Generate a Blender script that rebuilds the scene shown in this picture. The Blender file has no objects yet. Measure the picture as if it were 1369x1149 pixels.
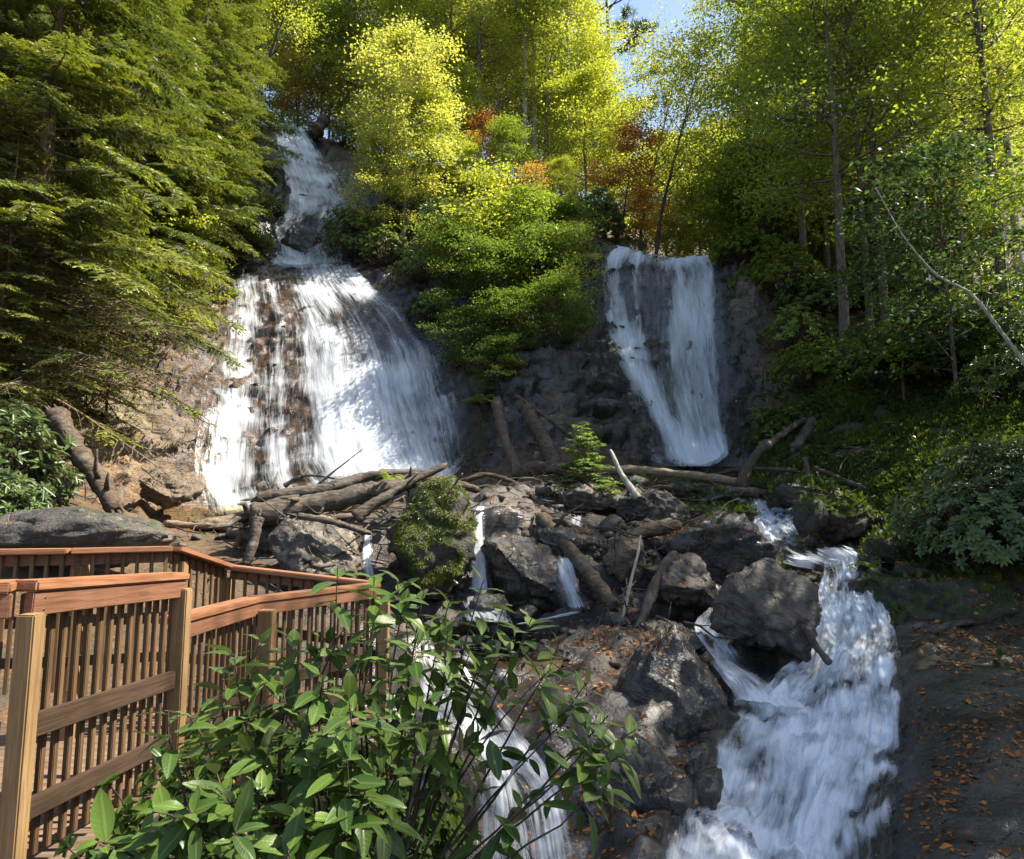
import bpy, math, random
import numpy as np
from mathutils import Vector, Matrix
from mathutils.bvhtree import BVHTree

C = bpy.context.scene.collection
scene = bpy.context.scene
R = math.radians

# ------------------------------------------------------------------ camera, sky, sun, exposure
PITCH = R(7.0); F = 913.0
cam = bpy.data.objects.new('camera', bpy.data.cameras.new('camera'))
C.objects.link(cam); scene.camera = cam
cam.location = (0, 0, 0); cam.rotation_euler = (R(90) + PITCH, 0, 0)
cam.data.sensor_width = 36; cam.data.lens = 24.0
cam.data.clip_start = 0.05; cam.data.clip_end = 1500

SUN = Vector((0.57, 0.04, 0.82)).normalized()
el = math.asin(SUN.z); az = math.atan2(SUN.x, SUN.y)
world = bpy.data.worlds.new("World"); scene.world = world; world.use_nodes = True
nt = world.node_tree
sky = nt.nodes.new('ShaderNodeTexSky'); sky.sky_type = 'NISHITA'; sky.sun_disc = False
sky.sun_elevation = el; sky.sun_rotation = az; sky.air_density = 1.0; sky.dust_density = 1.5
bg = nt.nodes['Background']; bg.inputs['Strength'].default_value = 0.10
nt.links.new(sky.outputs['Color'], bg.inputs['Color'])
sun = bpy.data.objects.new('sun', bpy.data.lights.new('sun', 'SUN')); C.objects.link(sun)
sun.data.energy = 5.0; sun.data.angle = R(0.5); sun.data.color = (1.0, 0.93, 0.80)
sun.rotation_euler = SUN.to_track_quat('Z', 'Y').to_euler(); sun.location = (30, -5, 40)
vs = scene.view_settings
vs.view_transform = 'Standard'; vs.look = 'None'; vs.gamma = 1.0; vs.use_curve_mapping = False
vs.exposure = 1.65
scene.cycles.max_bounces = 8; scene.cycles.diffuse_bounces = 4; scene.cycles.glossy_bounces = 3
scene.cycles.transmission_bounces = 4; scene.cycles.transparent_max_bounces = 10
scene.cycles.caustics_reflective = False; scene.cycles.caustics_refractive = False
scene.cycles.use_denoising = True

# ------------------------------------------------------------------ helpers
cp, sp_ = math.cos(PITCH), math.sin(PITCH)
def at(px, py, d):
    """world point seen at photo pixel (px, py) at forward distance d"""
    u = (px - 684.5) / F; v = (574.5 - py) / F
    t = d / (cp - v * sp_)
    return Vector((u * t, d, t * (sp_ + v * cp)))
def m_per_px(d): return d / F

def tag(o, label=None, cat=None, group=None, kind=None):
    if label: o['label'] = label
    if cat: o['category'] = cat
    if group: o['group'] = group
    if kind: o['kind'] = kind
    return o
def empty(name, loc=(0, 0, 0), rz=0, s=1):
    o = bpy.data.objects.new(name, None); C.objects.link(o)
    o.location = loc; o.rotation_euler = (0, 0, rz); o.scale = (s, s, s) if not hasattr(s, '__len__') else s
    return o
def link(name, me, parent=None, loc=None):
    o = bpy.data.objects.new(name, me); C.objects.link(o)
    if parent: o.parent = parent
    if loc is not None: o.location = loc
    return o
def mesh(name, V, Fq, mat, smooth=True, attrs=None, uv=None):
    """V (n,3); Fq list of face arrays, each (m,k)"""
    me = bpy.data.meshes.new(name)
    V = np.asarray(V, dtype=np.float32)
    if isinstance(Fq, np.ndarray): Fq = [Fq]
    Fq = [np.asarray(f, dtype=np.int32) for f in Fq if len(f)]
    loops = np.concatenate([f.ravel() for f in Fq]); cnt = np.concatenate([np.full(len(f), f.shape[1], dtype=np.int32) for f in Fq])
    me.vertices.add(len(V)); me.vertices.foreach_set('co', V.ravel())
    me.loops.add(len(loops)); me.loops.foreach_set('vertex_index', loops)
    me.polygons.add(len(cnt))
    st = np.concatenate([[0], np.cumsum(cnt)[:-1]]).astype(np.int32)
    me.polygons.foreach_set('loop_start', st); me.polygons.foreach_set('loop_total', cnt)
    if smooth: me.polygons.foreach_set('use_smooth', np.ones(len(cnt), dtype=bool))
    me.update(calc_edges=True)
    if uv is not None:
        l = me.uv_layers.new(name='flow'); l.data.foreach_set('uv', np.asarray(uv, dtype=np.float32)[loops].ravel())
    for k, a in (attrs or {}).items():
        at_ = me.attributes.new(k, 'FLOAT', 'POINT'); at_.data.foreach_set('value', np.asarray(a, dtype=np.float32))
    if mat: me.materials.append(mat)
    me.validate()
    return me

class MB:
    """collects geometry for one mesh"""
    def __init__(s): s.v = []; s.f = []; s.n = 0; s.at = []
    def add(s, V, Fs, a=0.5):
        V = np.asarray(V, float)
        s.v.append(V); s.f.append(np.asarray(Fs) + s.n); s.n += len(V)
        s.at.append(np.full(len(V), a) if np.isscalar(a) else np.asarray(a))
    def tube(s, pts, rad, k=7, a=0.5, cap=True):
        P = np.asarray(pts, float); n = len(P); rad = np.asarray(rad, float) * np.ones(n)
        T = np.gradient(P, axis=0); T /= np.linalg.norm(T, axis=1)[:, None] + 1e-9
        ref = np.array([0.31, 0.77, 0.56]) if abs(T[0] @ np.array([0.31, 0.77, 0.56])) < .9 else np.array([1., 0, 0])
        A = np.cross(T, ref); A /= np.linalg.norm(A, axis=1)[:, None] + 1e-9
        B = np.cross(T, A)
        th = np.arange(k) / k * 2 * math.pi
        V = P[:, None, :] + rad[:, None, None] * (np.cos(th)[None, :, None] * A[:, None, :] + np.sin(th)[None, :, None] * B[:, None, :])
        i = np.arange(n - 1)[:, None]; j = np.arange(k)[None, :]; j2 = (j + 1) % k
        q = np.stack([i * k + j, i * k + j2, (i + 1) * k + j2, (i + 1) * k + j], -1).reshape(-1, 4)
        V = V.reshape(-1, 3)
        if cap:
            m = len(V); V = np.vstack([V, P[0], P[-1]])
            jj = np.arange(k); z = np.stack([np.full(k, m), (jj + 1) % k, jj, jj], -1)[:, [0, 1, 2, 2]]
            e0 = (n - 1) * k
            s_ = s.n; s.v.append(V); s.at.append(np.full(len(V), a)); s.n += len(V)
            s.f.append(q + s_)
            s.f.append(np.stack([np.full(k, m), (jj + 1) % k, jj], -1) + s_)
            s.f.append(np.stack([np.full(k, m + 1), e0 + jj, e0 + (jj + 1) % k], -1) + s_)
        else: s.add(V, q, a)
    def box(s, c, sx, sy, sz, M=None):
        V = np.array([[x, y, z] for x in (-.5, .5) for y in (-.5, .5) for z in (-.5, .5)]) * [sx, sy, sz]
        if M is not None: V = V @ np.array(M).T
        V = V + np.array(c)
        s.add(V, np.array([[0, 1, 3, 2], [4, 6, 7, 5], [0, 4, 5, 1], [2, 3, 7, 6], [0, 2, 6, 4], [1, 5, 7, 3]]))
    def me(s, name, mat, smooth=True):
        V = np.vstack(s.v); byk = {}
        for f in s.f: byk.setdefault(f.shape[1], []).append(f)
        return mesh(name, V, [np.vstack(b) for b in byk.values()], mat, smooth, {'rnd': np.concatenate(s.at)})

# numpy gradient noise
_rs = np.random.RandomState(7)
_perm = _rs.permutation(512); _g = _rs.normal(size=(512, 3)); _g /= np.linalg.norm(_g, axis=1)[:, None]
def perlin(P):
    P = np.asarray(P, float); I = np.floor(P).astype(np.int64); fr = P - I
    w = fr * fr * fr * (fr * (fr * 6 - 15) + 10); out = np.zeros(len(P))
    for dx in (0, 1):
        for dy in (0, 1):
            for dz in (0, 1):
                h = _perm[(I[:, 0] + dx) & 511]; h = _perm[(h + I[:, 1] + dy) & 511]; h = _perm[(h + I[:, 2] + dz) & 511]
                g = _g[h]
                d = g[:, 0] * (fr[:, 0] - dx) + g[:, 1] * (fr[:, 1] - dy) + g[:, 2] * (fr[:, 2] - dz)
                out += d * np.where(dx, w[:, 0], 1 - w[:, 0]) * np.where(dy, w[:, 1], 1 - w[:, 1]) * np.where(dz, w[:, 2], 1 - w[:, 2])
    return out
def fbm(P, o=4, g=.5):
    P = np.asarray(P, float); s = 0; a = 1
    for i in range(o): s = s + a * perlin(P * 2 ** i + 17.3 * i); a *= g
    return s
def sstep(a, b, x): t = np.clip((x - a) / (b - a), 0, 1); return t * t * (3 - 2 * t)

# ------------------------------------------------------------------ materials
class NT:
    def __init__(s, name):
        s.m = bpy.data.materials.new(name); s.m.use_nodes = True; s.t = s.m.node_tree; s.t.nodes.clear()
        s.out = s.n('ShaderNodeOutputMaterial')
    def n(s, ty, **kw):
        x = s.t.nodes.new(ty)
        for k, v in kw.items(): setattr(x, k, v)
        return x
    def l(s, a, b): s.t.links.new(a, b)
    def put(s, sock, v):
        if isinstance(v, bpy.types.NodeSocket): s.l(v, sock)
        elif hasattr(v, '__len__') and len(v) == 3 and sock.type == 'RGBA': sock.default_value = (*v, 1)
        else: sock.default_value = v
    def math(s, op, a, b=0.0, c=None):
        x = s.n('ShaderNodeMath', operation=op); s.put(x.inputs[0], a); s.put(x.inputs[1], b)
        if c is not None: s.put(x.inputs[2], c)
        return x.outputs[0]
    def mix(s, f, a, b, mode='MIX'):
        x = s.n('ShaderNodeMix', data_type='RGBA', blend_type=mode); s.put(x.inputs[0], f); s.put(x.inputs[6], a); s.put(x.inputs[7], b)
        return x.outputs[2]
    def noise(s, vec, scale, detail=4, rough=.55, dist=0.0):
        x = s.n('ShaderNodeTexNoise'); x.inputs['Scale'].default_value = scale; x.inputs['Detail'].default_value = detail
        x.inputs['Roughness'].default_value = rough; x.inputs['Distortion'].default_value = dist
        if vec is not None: s.l(vec, x.inputs['Vector'])
        return x.outputs['Fac']
    def step(s, v, a, b, lo=0.0, hi=1.0):
        x = s.n('ShaderNodeMapRange', interpolation_type='SMOOTHSTEP'); s.put(x.inputs[0], v); s.put(x.inputs[1], a); s.put(x.inputs[2], b)
        s.put(x.inputs[3], lo); s.put(x.inputs[4], hi); return x.outputs[0]
    def attr(s, name):
        x = s.n('ShaderNodeAttribute', attribute_name=name); return x.outputs['Fac']
    def scalev(s, vec, sc):
        x = s.n('ShaderNodeVectorMath', operation='MULTIPLY'); s.l(vec, x.inputs[0]); x.inputs[1].default_value = sc; return x.outputs[0]
    def coord(s, w): return s.n('ShaderNodeTexCoord').outputs[w]
    def pos(s): return s.n('ShaderNodeNewGeometry').outputs['Position']
    def bump(s, h, strength, dist, normal=None):
        x = s.n('ShaderNodeBump'); s.put(x.inputs['Strength'], strength); x.inputs['Distance'].default_value = dist
        s.l(h, x.inputs['Height'])
        if normal: s.l(normal, x.inputs['Normal'])
        return x.outputs[0]
    def principled(s, col, rough, bump=None, spec=0.5):
        x = s.n('ShaderNodeBsdfPrincipled'); s.put(x.inputs['Base Color'], col); s.put(x.inputs['Roughness'], rough)
        s.put(x.inputs['Specular IOR Level'], spec)
        if bump: s.l(bump, x.inputs['Normal'])
        s.l(x.outputs[0], s.out.inputs[0]); return x

def mat_rock(name, c1, c2, moss=0.0, wet=0.4, mosscol=(.045, .06, .012), attrs=False, lichen=.3, bleach=.0):
    """layered creek rock; moss gathers on upward faces"""
    n = NT(name); P = n.pos()
    geo = n.n('ShaderNodeNewGeometry'); sep = n.n('ShaderNodeSeparateXYZ'); n.l(geo.outputs['Normal'], sep.inputs[0]); nz = sep.outputs[2]
    big = n.noise(P, .9, 5, .6); med = n.noise(P, 5.0, 6, .65); fine = n.noise(P, 32, 5, .7)
    LP_ = P
    if not attrs:
        vr = n.n('ShaderNodeVectorRotate', rotation_type='EULER_XYZ'); n.l(P, vr.inputs['Vector']); oi = n.n('ShaderNodeObjectInfo')
        cx = n.n('ShaderNodeCombineXYZ'); n.l(n.math('MULTIPLY', n.math('SUBTRACT', oi.outputs['Random'], .5), 2.4), cx.inputs[0]); n.l(n.math('MULTIPLY', n.math('SUBTRACT', n.math('FRACT', n.math('MULTIPLY', oi.outputs['Random'], 7.3)), .5), 2.0), cx.inputs[1]); n.l(cx.outputs[0], vr.inputs['Rotation']); LP_ = vr.outputs[0]
    lay = n.noise(n.scalev(LP_, (1.2, 1.2, 5.0)), 1.6, 6, .65, 1.2)
    vk = n.n('ShaderNodeTexVoronoi', feature='DISTANCE_TO_EDGE'); vk.inputs['Scale'].default_value = 1.1; wv = n.n('ShaderNodeVectorMath', operation='MULTIPLY_ADD'); nzv = n.n('ShaderNodeTexNoise'); nzv.inputs['Scale'].default_value = 2.2; nzv.inputs['Detail'].default_value = 5; n.l(LP_, nzv.inputs['Vector']); n.l(nzv.outputs['Color'], wv.inputs[0]); wv.inputs[1].default_value = (.9, .9, .9); n.l(n.scalev(LP_, (1, 1, 1.8)), wv.inputs[2]); n.l(wv.outputs[0], vk.inputs['Vector'])
    crack = n.math('MULTIPLY', n.step(vk.outputs['Distance'], .0, .03, 1, 0), n.step(n.noise(LP_, 1.7, 3), .48, .66))
    col = n.mix(n.step(big, .35, .65), c1, c2)
    col = n.mix(n.step(lay, .42, .60), n.mix(.5, col, (.018, .014, .011)), col); col = n.mix(n.math('MULTIPLY', crack, .55), col, (.012, .010, .008))
    if attrs:
        col = n.mix(n.math('MULTIPLY', n.step(n.attr('litter'), .2, .9), .85), col, n.mix(n.step(med, .35, .65), (.028, .018, .011), (.065, .042, .024)))
        warm = n.attr('warm')
        col = n.mix(n.math('MULTIPLY', warm, n.step(med, .40, .62, 0, .75)), col, (.26, .115, .035))
        col = n.mix(n.math('MULTIPLY', n.attr('pale'), n.step(med, .30, .6, .2, .8)), col, (.34, .29, .15))
    och = n.step(n.noise(LP_, 2.7, 6, .7, .5), .52, .66, 0, .55); col = n.mix(och, col, (.15, .10, .05))
    stn = n.step(n.noise(n.scalev(P, (2.6, 2.6, .7)), 1.3, 5, .65, .4), .50, .64, 0, .72); col = n.mix(stn, col, (.014, .012, .010))
    col = n.mix(n.step(fine, .35, .7, 0, .55), col, n.mix(.5, (.03, .026, .02), col))
    sp = n.step(n.noise(P, 14, 3, .6), .60, .68, 0, lichen); col = n.mix(sp, col, (.30, .28, .22))
    if bleach: col = n.mix(n.step(nz, .3, .9, 0, bleach), col, (.20, .18, .15))
    rough = n.step(med, .3, .7, .75 - wet * .6, .95 - wet * .55)
    if attrs:
        wn = n.math('MULTIPLY', n.attr('wet'), 1.0)
        col = n.mix(n.math('MULTIPLY', wn, .75), col, n.mix(.78, col, (.010, .011, .014)))
        rough = n.math('MULTIPLY', rough, n.step(wn, 0, 1, 1.0, .42))
        lit = n.math('MULTIPLY', n.attr('litter'), n.step(n.noise(P, 2.2, 5, .7), .36, .52))
        vor = n.n('ShaderNodeTexVoronoi'); vor.inputs['Scale'].default_value = 22; n.l(P, vor.inputs['Vector'])
        sepc = n.n('ShaderNodeSeparateColor'); n.l(vor.outputs['Color'], sepc.inputs[0])
        lcol = n.mix(sepc.outputs[0], (.045, .022, .011), (.17, .075, .028))
        col = n.mix(lit, col, lcol); rough = n.math('MAXIMUM', rough, n.math('MULTIPLY', lit, .85))
        mo = n.math('MULTIPLY', n.attr('moss'), n.step(n.noise(P, 1.7, 6, .7), .36, .56))
        col = n.mix(mo, col, n.mix(n.step(fine, .3, .7), (.020, .032, .008), mosscol)); rough = n.math('MAXIMUM', rough, n.math('MULTIPLY', mo, .9))
    elif moss > 0:
        mo = n.math('MULTIPLY', n.step(n.math('ADD', n.noise(P, 2.4, 6, .72), n.math('MULTIPLY', nz, .22)), .82 - moss * .42, .95 - moss * .36), 1.0)
        col = n.mix(mo, col, n.mix(n.step(fine, .35, .65), (.022, .032, .007), mosscol)); rough = n.math('MAXIMUM', rough, n.math('MULTIPLY', mo, .95))
    h = n.math('ADD', n.math('MULTIPLY', lay, .6), n.math('ADD', n.math('MULTIPLY', med, .6), n.math('MULTIPLY', fine, .22)))
    h = n.math('SUBTRACT', h, n.math('MULTIPLY', crack, .35))
    n.principled(col, rough, n.bump(h, n.step(n.attr('wet'), .3, 1, 1.0, .4) if attrs else 1.0, .09), .35 + .5 * min(1, wet))
    return n.m

def mat_leaf(name, trans=.45, gloss=.06, grough=.35, var=1.0, yellow=(1.18, 1.08, .62), hero=False, lowc=(.62, .68, .7)):
    """thin leaf; base colour comes from the object's own colour, each leaf a little different"""
    n = NT(name); oi = n.n('ShaderNodeObjectInfo'); rnd = n.attr('rnd')
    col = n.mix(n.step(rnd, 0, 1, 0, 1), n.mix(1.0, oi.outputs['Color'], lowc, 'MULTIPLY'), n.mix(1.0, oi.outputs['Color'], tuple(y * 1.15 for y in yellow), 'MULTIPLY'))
    if hero:
        geo = n.n('ShaderNodeNewGeometry')
        uvn = n.n('ShaderNodeUVMap', uv_map='flow'); s2 = n.n('ShaderNodeSeparateXYZ'); n.l(uvn.outputs[0], s2.inputs[0])
        rib = n.step(n.math('ABSOLUTE', s2.outputs[0]), .02, .10, .55, 0)
        w = n.math('SINE', n.math('MULTIPLY', n.math('SUBTRACT', s2.outputs[1], n.math('MULTIPLY', n.math('ABSOLUTE', s2.outputs[0]), .35)), 60.0))
        vein = n.step(w, .82, 1.0, 0, .22)
        col = n.mix(n.math('MAXIMUM', rib, vein), col, (.16, .22, .05))
        spot = n.step(n.noise(n.pos(), 60, 3), .66, .74, 0, .5); col = n.mix(spot, col, (.10, .07, .02))
        col = n.mix(n.math('MULTIPLY', geo.outputs['Backfacing'], .35), col, (.14, .19, .06))
    d = n.n('ShaderNodeBsdfDiffuse'); n.put(d.inputs['Color'], col)
    t = n.n('ShaderNodeBsdfTranslucent'); n.put(t.inputs['Color'], n.mix(1.0, col, (1.14, 1.12, .68), 'MULTIPLY'))
    m = n.n('ShaderNodeMixShader'); m.inputs[0].default_value = trans; n.l(d.outputs[0], m.inputs[1]); n.l(t.outputs[0], m.inputs[2])
    g = n.n('ShaderNodeBsdfGlossy'); g.inputs['Roughness'].default_value = grough; g.inputs['Color'].default_value = (1, 1, 1, 1)
    fr = n.n('ShaderNodeFresnel'); fr.inputs[0].default_value = 1.4
    m2 = n.n('ShaderNodeMixShader'); n.l(n.math('MULTIPLY', fr.outputs[0], gloss * 10), m2.inputs[0]); n.l(m.outputs[0], m2.inputs[1]); n.l(g.outputs[0], m2.inputs[2])
    if hero:
        bw = n.bump(n.math('ADD', rib, vein), .3, .004); n.l(bw, g.inputs['Normal']); n.l(bw, d.inputs['Normal'])
    n.l(m2.outputs[0], n.out.inputs[0]); return n.m

def mat_bark(name, c1, c2, scale=6, stretch=(1, 1, .18), moss=0.0, rough=.9, bumpd=.02):
    n = NT(name); P = n.coord('Object')
    a = n.noise(n.scalev(P, stretch), scale * 3, 5, .65, .4); b = n.noise(P, scale * .25, 4, .6)
    col = n.mix(n.step(a, .35, .65), c1, c2); col = n.mix(n.step(b, .5, .72, 0, .6), col, n.mix(.5, col, (.30, .29, .25)))
    if moss: col = n.mix(n.step(n.noise(P, 1.6, 5, .7), .66 - moss * .3, .74 - moss * .22), col, (.06, .075, .015))
    n.principled(col, rough, n.bump(a, .9, bumpd), .25); return n.m

def mat_wood(name, c1, c2, rough=.7, stain=.3):
    """sawn board, grain along local X"""
    n = NT(name); P = n.coord('Object'); oi = n.n('ShaderNodeObjectInfo')
    off = n.n('ShaderNodeVectorMath', operation='ADD'); n.l(P, off.inputs[0])
    cmb = n.n('ShaderNodeCombineXYZ'); r9 = n.math('MULTIPLY', oi.outputs['Random'], 37.0); n.l(r9, cmb.inputs[0]); n.l(r9, cmb.inputs[1]); n.l(cmb.outputs[0], off.inputs[1])
    Q = off.outputs[0]
    g = n.noise(n.scalev(Q, (1.2, 26, 26)), 2.6, 5, .6, .7); f = n.noise(n.scalev(Q, (6, 160, 160)), 1.5, 3, .6)
    w = n.noise(Q, 3.2, 4, .65)
    col = n.mix(n.step(g, .32, .68), c1, c2); col = n.mix(n.step(f, .5, .75, 0, .45), col, n.mix(.6, col, (.03, .018, .010)))
    col = n.mix(n.step(w, .5, .75, 0, stain), col, (.05, .034, .022))
    col = n.mix(n.step(oi.outputs['Random'], 0, 1, 0, .35), col, n.mix(.55, col, (.05, .03, .018)))
    n.principled(col, rough, n.bump(n.math('ADD', g, n.math('MULTIPLY', f, .5)), .5, .004), .3); return n.m

def mat_water(name, su=5.0, sv=.5, soft=.10, white=(.86, .90, .95), lo=.74, hi=.30):
    """falling white water: torn strands running with the flow, clear film between them"""
    n = NT(name); uvn = n.n('ShaderNodeUVMap', uv_map='flow'); lay = n.attr('lay')
    oi = n.n('ShaderNodeObjectInfo'); cmb = n.n('ShaderNodeCombineXYZ'); n.l(n.math('ADD', n.math('MULTIPLY', lay, 31.7), n.math('MULTIPLY', oi.outputs['Random'], 90)), cmb.inputs[2])
    add = n.n('ShaderNodeVectorMath', operation='ADD'); n.l(uvn.outputs[0], add.inputs[0]); n.l(cmb.outputs[0], add.inputs[1]); Q = add.outputs[0]
    wob = n.n('ShaderNodeTexNoise'); wob.inputs['Scale'].default_value = .9; wob.inputs['Detail'].default_value = 3; n.l(Q, wob.inputs['Vector'])
    sh = n.n('ShaderNodeVectorMath', operation='MULTIPLY_ADD'); n.l(wob.outputs['Color'], sh.inputs[0]); sh.inputs[1].default_value = (.35, .5, 0); n.l(Q, sh.inputs[2]); Q2 = sh.outputs[0]
    a = n.noise(n.scalev(Q2, (su * .35, sv * .7, 1)), 1, 4, .6); b = n.noise(n.scalev(Q2, (su, sv, 1)), 1, 5, .62); c = n.noise(n.scalev(Q2, (su * 3.2, sv * 1.5, 1)), 1, 4, .65)
    f = n.math('ADD', n.math('ADD', n.math('MULTIPLY', a, .30), n.math('MULTIPLY', b, .36)), n.math('MULTIPLY', c, .34))
    thr = n.step(n.attr('cover'), 0, 1, lo, hi)
    x = n.n('ShaderNodeMapRange', interpolation_type='LINEAR'); n.put(x.inputs[0], f); n.put(x.inputs[1], n.math('SUBTRACT', thr, soft)); n.put(x.inputs[2], n.math('ADD', thr, soft)); al = x.outputs[0]
    al = n.math('MULTIPLY', al, n.step(n.attr('cover'), .0, .12))
    d = n.n('ShaderNodeBsdfDiffuse'); n.put(d.inputs['Color'], white)
    t = n.n('ShaderNodeBsdfTranslucent'); n.put(t.inputs['Color'], white)
    bw = n.bump(f, .6, .08); n.l(bw, d.inputs['Normal']); n.l(bw, t.inputs['Normal'])
    m = n.n('ShaderNodeMixShader'); m.inputs[0].default_value = .35; n.l(d.outputs[0], m.inputs[1]); n.l(t.outputs[0], m.inputs[2])
    g = n.n('ShaderNodeBsdfGlossy'); g.inputs['Roughness'].default_value = .22; n.l(bw, g.inputs['Normal'])
    tr = n.n('ShaderNodeBsdfTransparent'); film = n.n('ShaderNodeMixShader'); film.inputs[0].default_value = .018; n.l(tr.outputs[0], film.inputs[1]); n.l(g.outputs[0], film.inputs[2])
    m2 = n.n('ShaderNodeMixShader'); n.l(n.math('MULTIPLY', al, .95), m2.inputs[0]); n.l(film.outputs[0], m2.inputs[1]); n.l(m.outputs[0], m2.inputs[2])
    n.l(m2.outputs[0], n.out.inputs[0]); return n.m

def mat_pool(name):
    n = NT(name); P = n.pos()
    h = n.noise(n.scalev(P, (1, .45, 1)), 7, 4, .55, .5)
    g = n.n('ShaderNodeBsdfGlass'); g.inputs['IOR'].default_value = 1.33; g.inputs['Roughness'].default_value = .03; g.inputs['Color'].default_value = (.72, .62, .42, 1)
    n.l(n.bump(h, .35, .03), g.inputs['Normal'])
    tr = n.n('ShaderNodeBsdfTransparent'); tr.inputs[0].default_value = (.75, .66, .45, 1)
    fr = n.n('ShaderNodeFresnel'); fr.inputs[0].default_value = 1.33; n.l(n.bump(h, .35, .03), fr.inputs['Normal'])
    gl = n.n('ShaderNodeBsdfGlossy'); gl.inputs['Roughness'].default_value = .06; n.l(n.bump(h, .35, .03), gl.inputs['Normal'])
    m = n.n('ShaderNodeMixShader'); n.l(fr.outputs[0], m.inputs[0]); n.l(tr.outputs[0], m.inputs[1]); n.l(gl.outputs[0], m.inputs[2])
    foam = n.step(n.noise(n.scalev(P, (1, 2.2, 1)), 3.2, 6, .7, .8), .56, .68, 0, .8)
    d = n.n('ShaderNodeBsdfDiffuse'); d.inputs['Color'].default_value = (.82, .88, .95, 1)
    m2 = n.n('ShaderNodeMixShader'); n.l(n.math('MULTIPLY', foam, n.attr('cover')), m2.inputs[0]); n.l(m.outputs[0], m2.inputs[1]); n.l(d.outputs[0], m2.inputs[2])
    n.l(m2.outputs[0], n.out.inputs[0]); return n.m

M = {}
M['terrain'] = mat_rock('creek_rock', (.020, .017, .014), (.080, .060, .043), attrs=True, lichen=.2, wet=.35)
M['rock'] = mat_rock('grey_rock', (.035, .030, .025), (.12, .10, .08), moss=.32, wet=.5)
M['rock_dark'] = mat_rock('dark_wet_rock', (.015, .013, .012), (.065, .055, .044), moss=.28, wet=.95)
M['rock_moss'] = mat_rock('mossy_rock', (.035, .029, .023), (.08, .066, .05), moss=.75, wet=.3)
M['rock_pale'] = mat_rock('pale_rock', (.12, .10, .08), (.24, .205, .16), moss=.12, wet=.15, lichen=.6)
M['rock_tan'] = mat_rock('tan_rock', (.15, .105, .065), (.24, .18, .115), moss=.05, wet=.3)
M['leaf'] = mat_leaf('tree_leaf', .58, .02, .45); M['leaf_gloss'] = mat_leaf('evergreen_leaf', .28, .06, .38)
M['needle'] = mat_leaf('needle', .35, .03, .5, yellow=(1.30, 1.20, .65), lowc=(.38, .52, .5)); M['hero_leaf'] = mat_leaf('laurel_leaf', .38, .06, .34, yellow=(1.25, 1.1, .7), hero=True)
M['bark'] = mat_bark('grey_bark', (.07, .055, .04), (.16, .135, .105)); M['bark_pale'] = mat_bark('pale_bark', (.22, .20, .16), (.40, .37, .31))
M['bark_dark'] = mat_bark('dark_bark', (.035, .026, .02), (.085, .065, .048)); M['twig'] = mat_bark('bare_twig', (.12, .085, .05), (.24, .18, .11))
M['bark_hem'] = mat_bark('brown_twiggy_bark', (.07, .048, .03), (.21, .15, .085)); M['bark_moss'] = mat_bark('mossy_bark', (.06, .045, .03), (.14, .11, .075), moss=.45)
M['drift'] = mat_bark('weathered_driftwood', (.032, .025, .019), (.125, .10, .077), 7, (.18, 1, 1)); M['log'] = mat_bark('damp_log', (.035, .024, .016), (.11, .08, .055), 7, (.18, 1, 1))
M['log_moss'] = mat_bark('mossy_log', (.05, .036, .024), (.12, .09, .06), 7, (.18, 1, 1), moss=.32)
M['log_tan'] = mat_bark('barkless_log', (.14, .095, .06), (.28, .21, .14), 7, (.18, 1, 1))
M['water'] = mat_water('white_water', 7.0, .42, .15); M['water_thin'] = mat_water('thin_white_water', 13.0, .8, .14); M['rapid'] = mat_water('rapids', 8.5, 1.15, .15)
M['pool'] = mat_pool('shallow_pool')
M['cap'] = mat_wood('stained_rail_cap', (.22, .092, .042), (.33, .155, .08), .5, .3); M['post'] = mat_wood('treated_post', (.21, .125, .055), (.33, .21, .095), .75, .25)
M['fascia'] = mat_wood('stained_fascia', (.15, .065, .035), (.23, .11, .062), .6, .35); M['picket'] = mat_wood('brown_picket', (.085, .047, .021), (.165, .095, .042), .75, .4); M['rail'] = mat_wood('dark_cross_rail', (.034, .019, .011), (.07, .042, .024), .75, .4)
_s = NT('dark_screw'); _p = _s.principled((.05, .045, .04), .45); M['screw'] = _s.m; M['deck'] = mat_wood('worn_deck_board', (.10, .062, .04), (.18, .12, .078), .8, .4)
M['moss_tuft'] = mat_leaf('moss_tuft', .3, .01, .6, yellow=(1.4, 1.1, .5)); M['dead_leaf'] = mat_leaf('dead_leaf', .25, .03, .5, yellow=(1.7, 1.4, .8), lowc=(.22, .24, .3))

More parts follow.
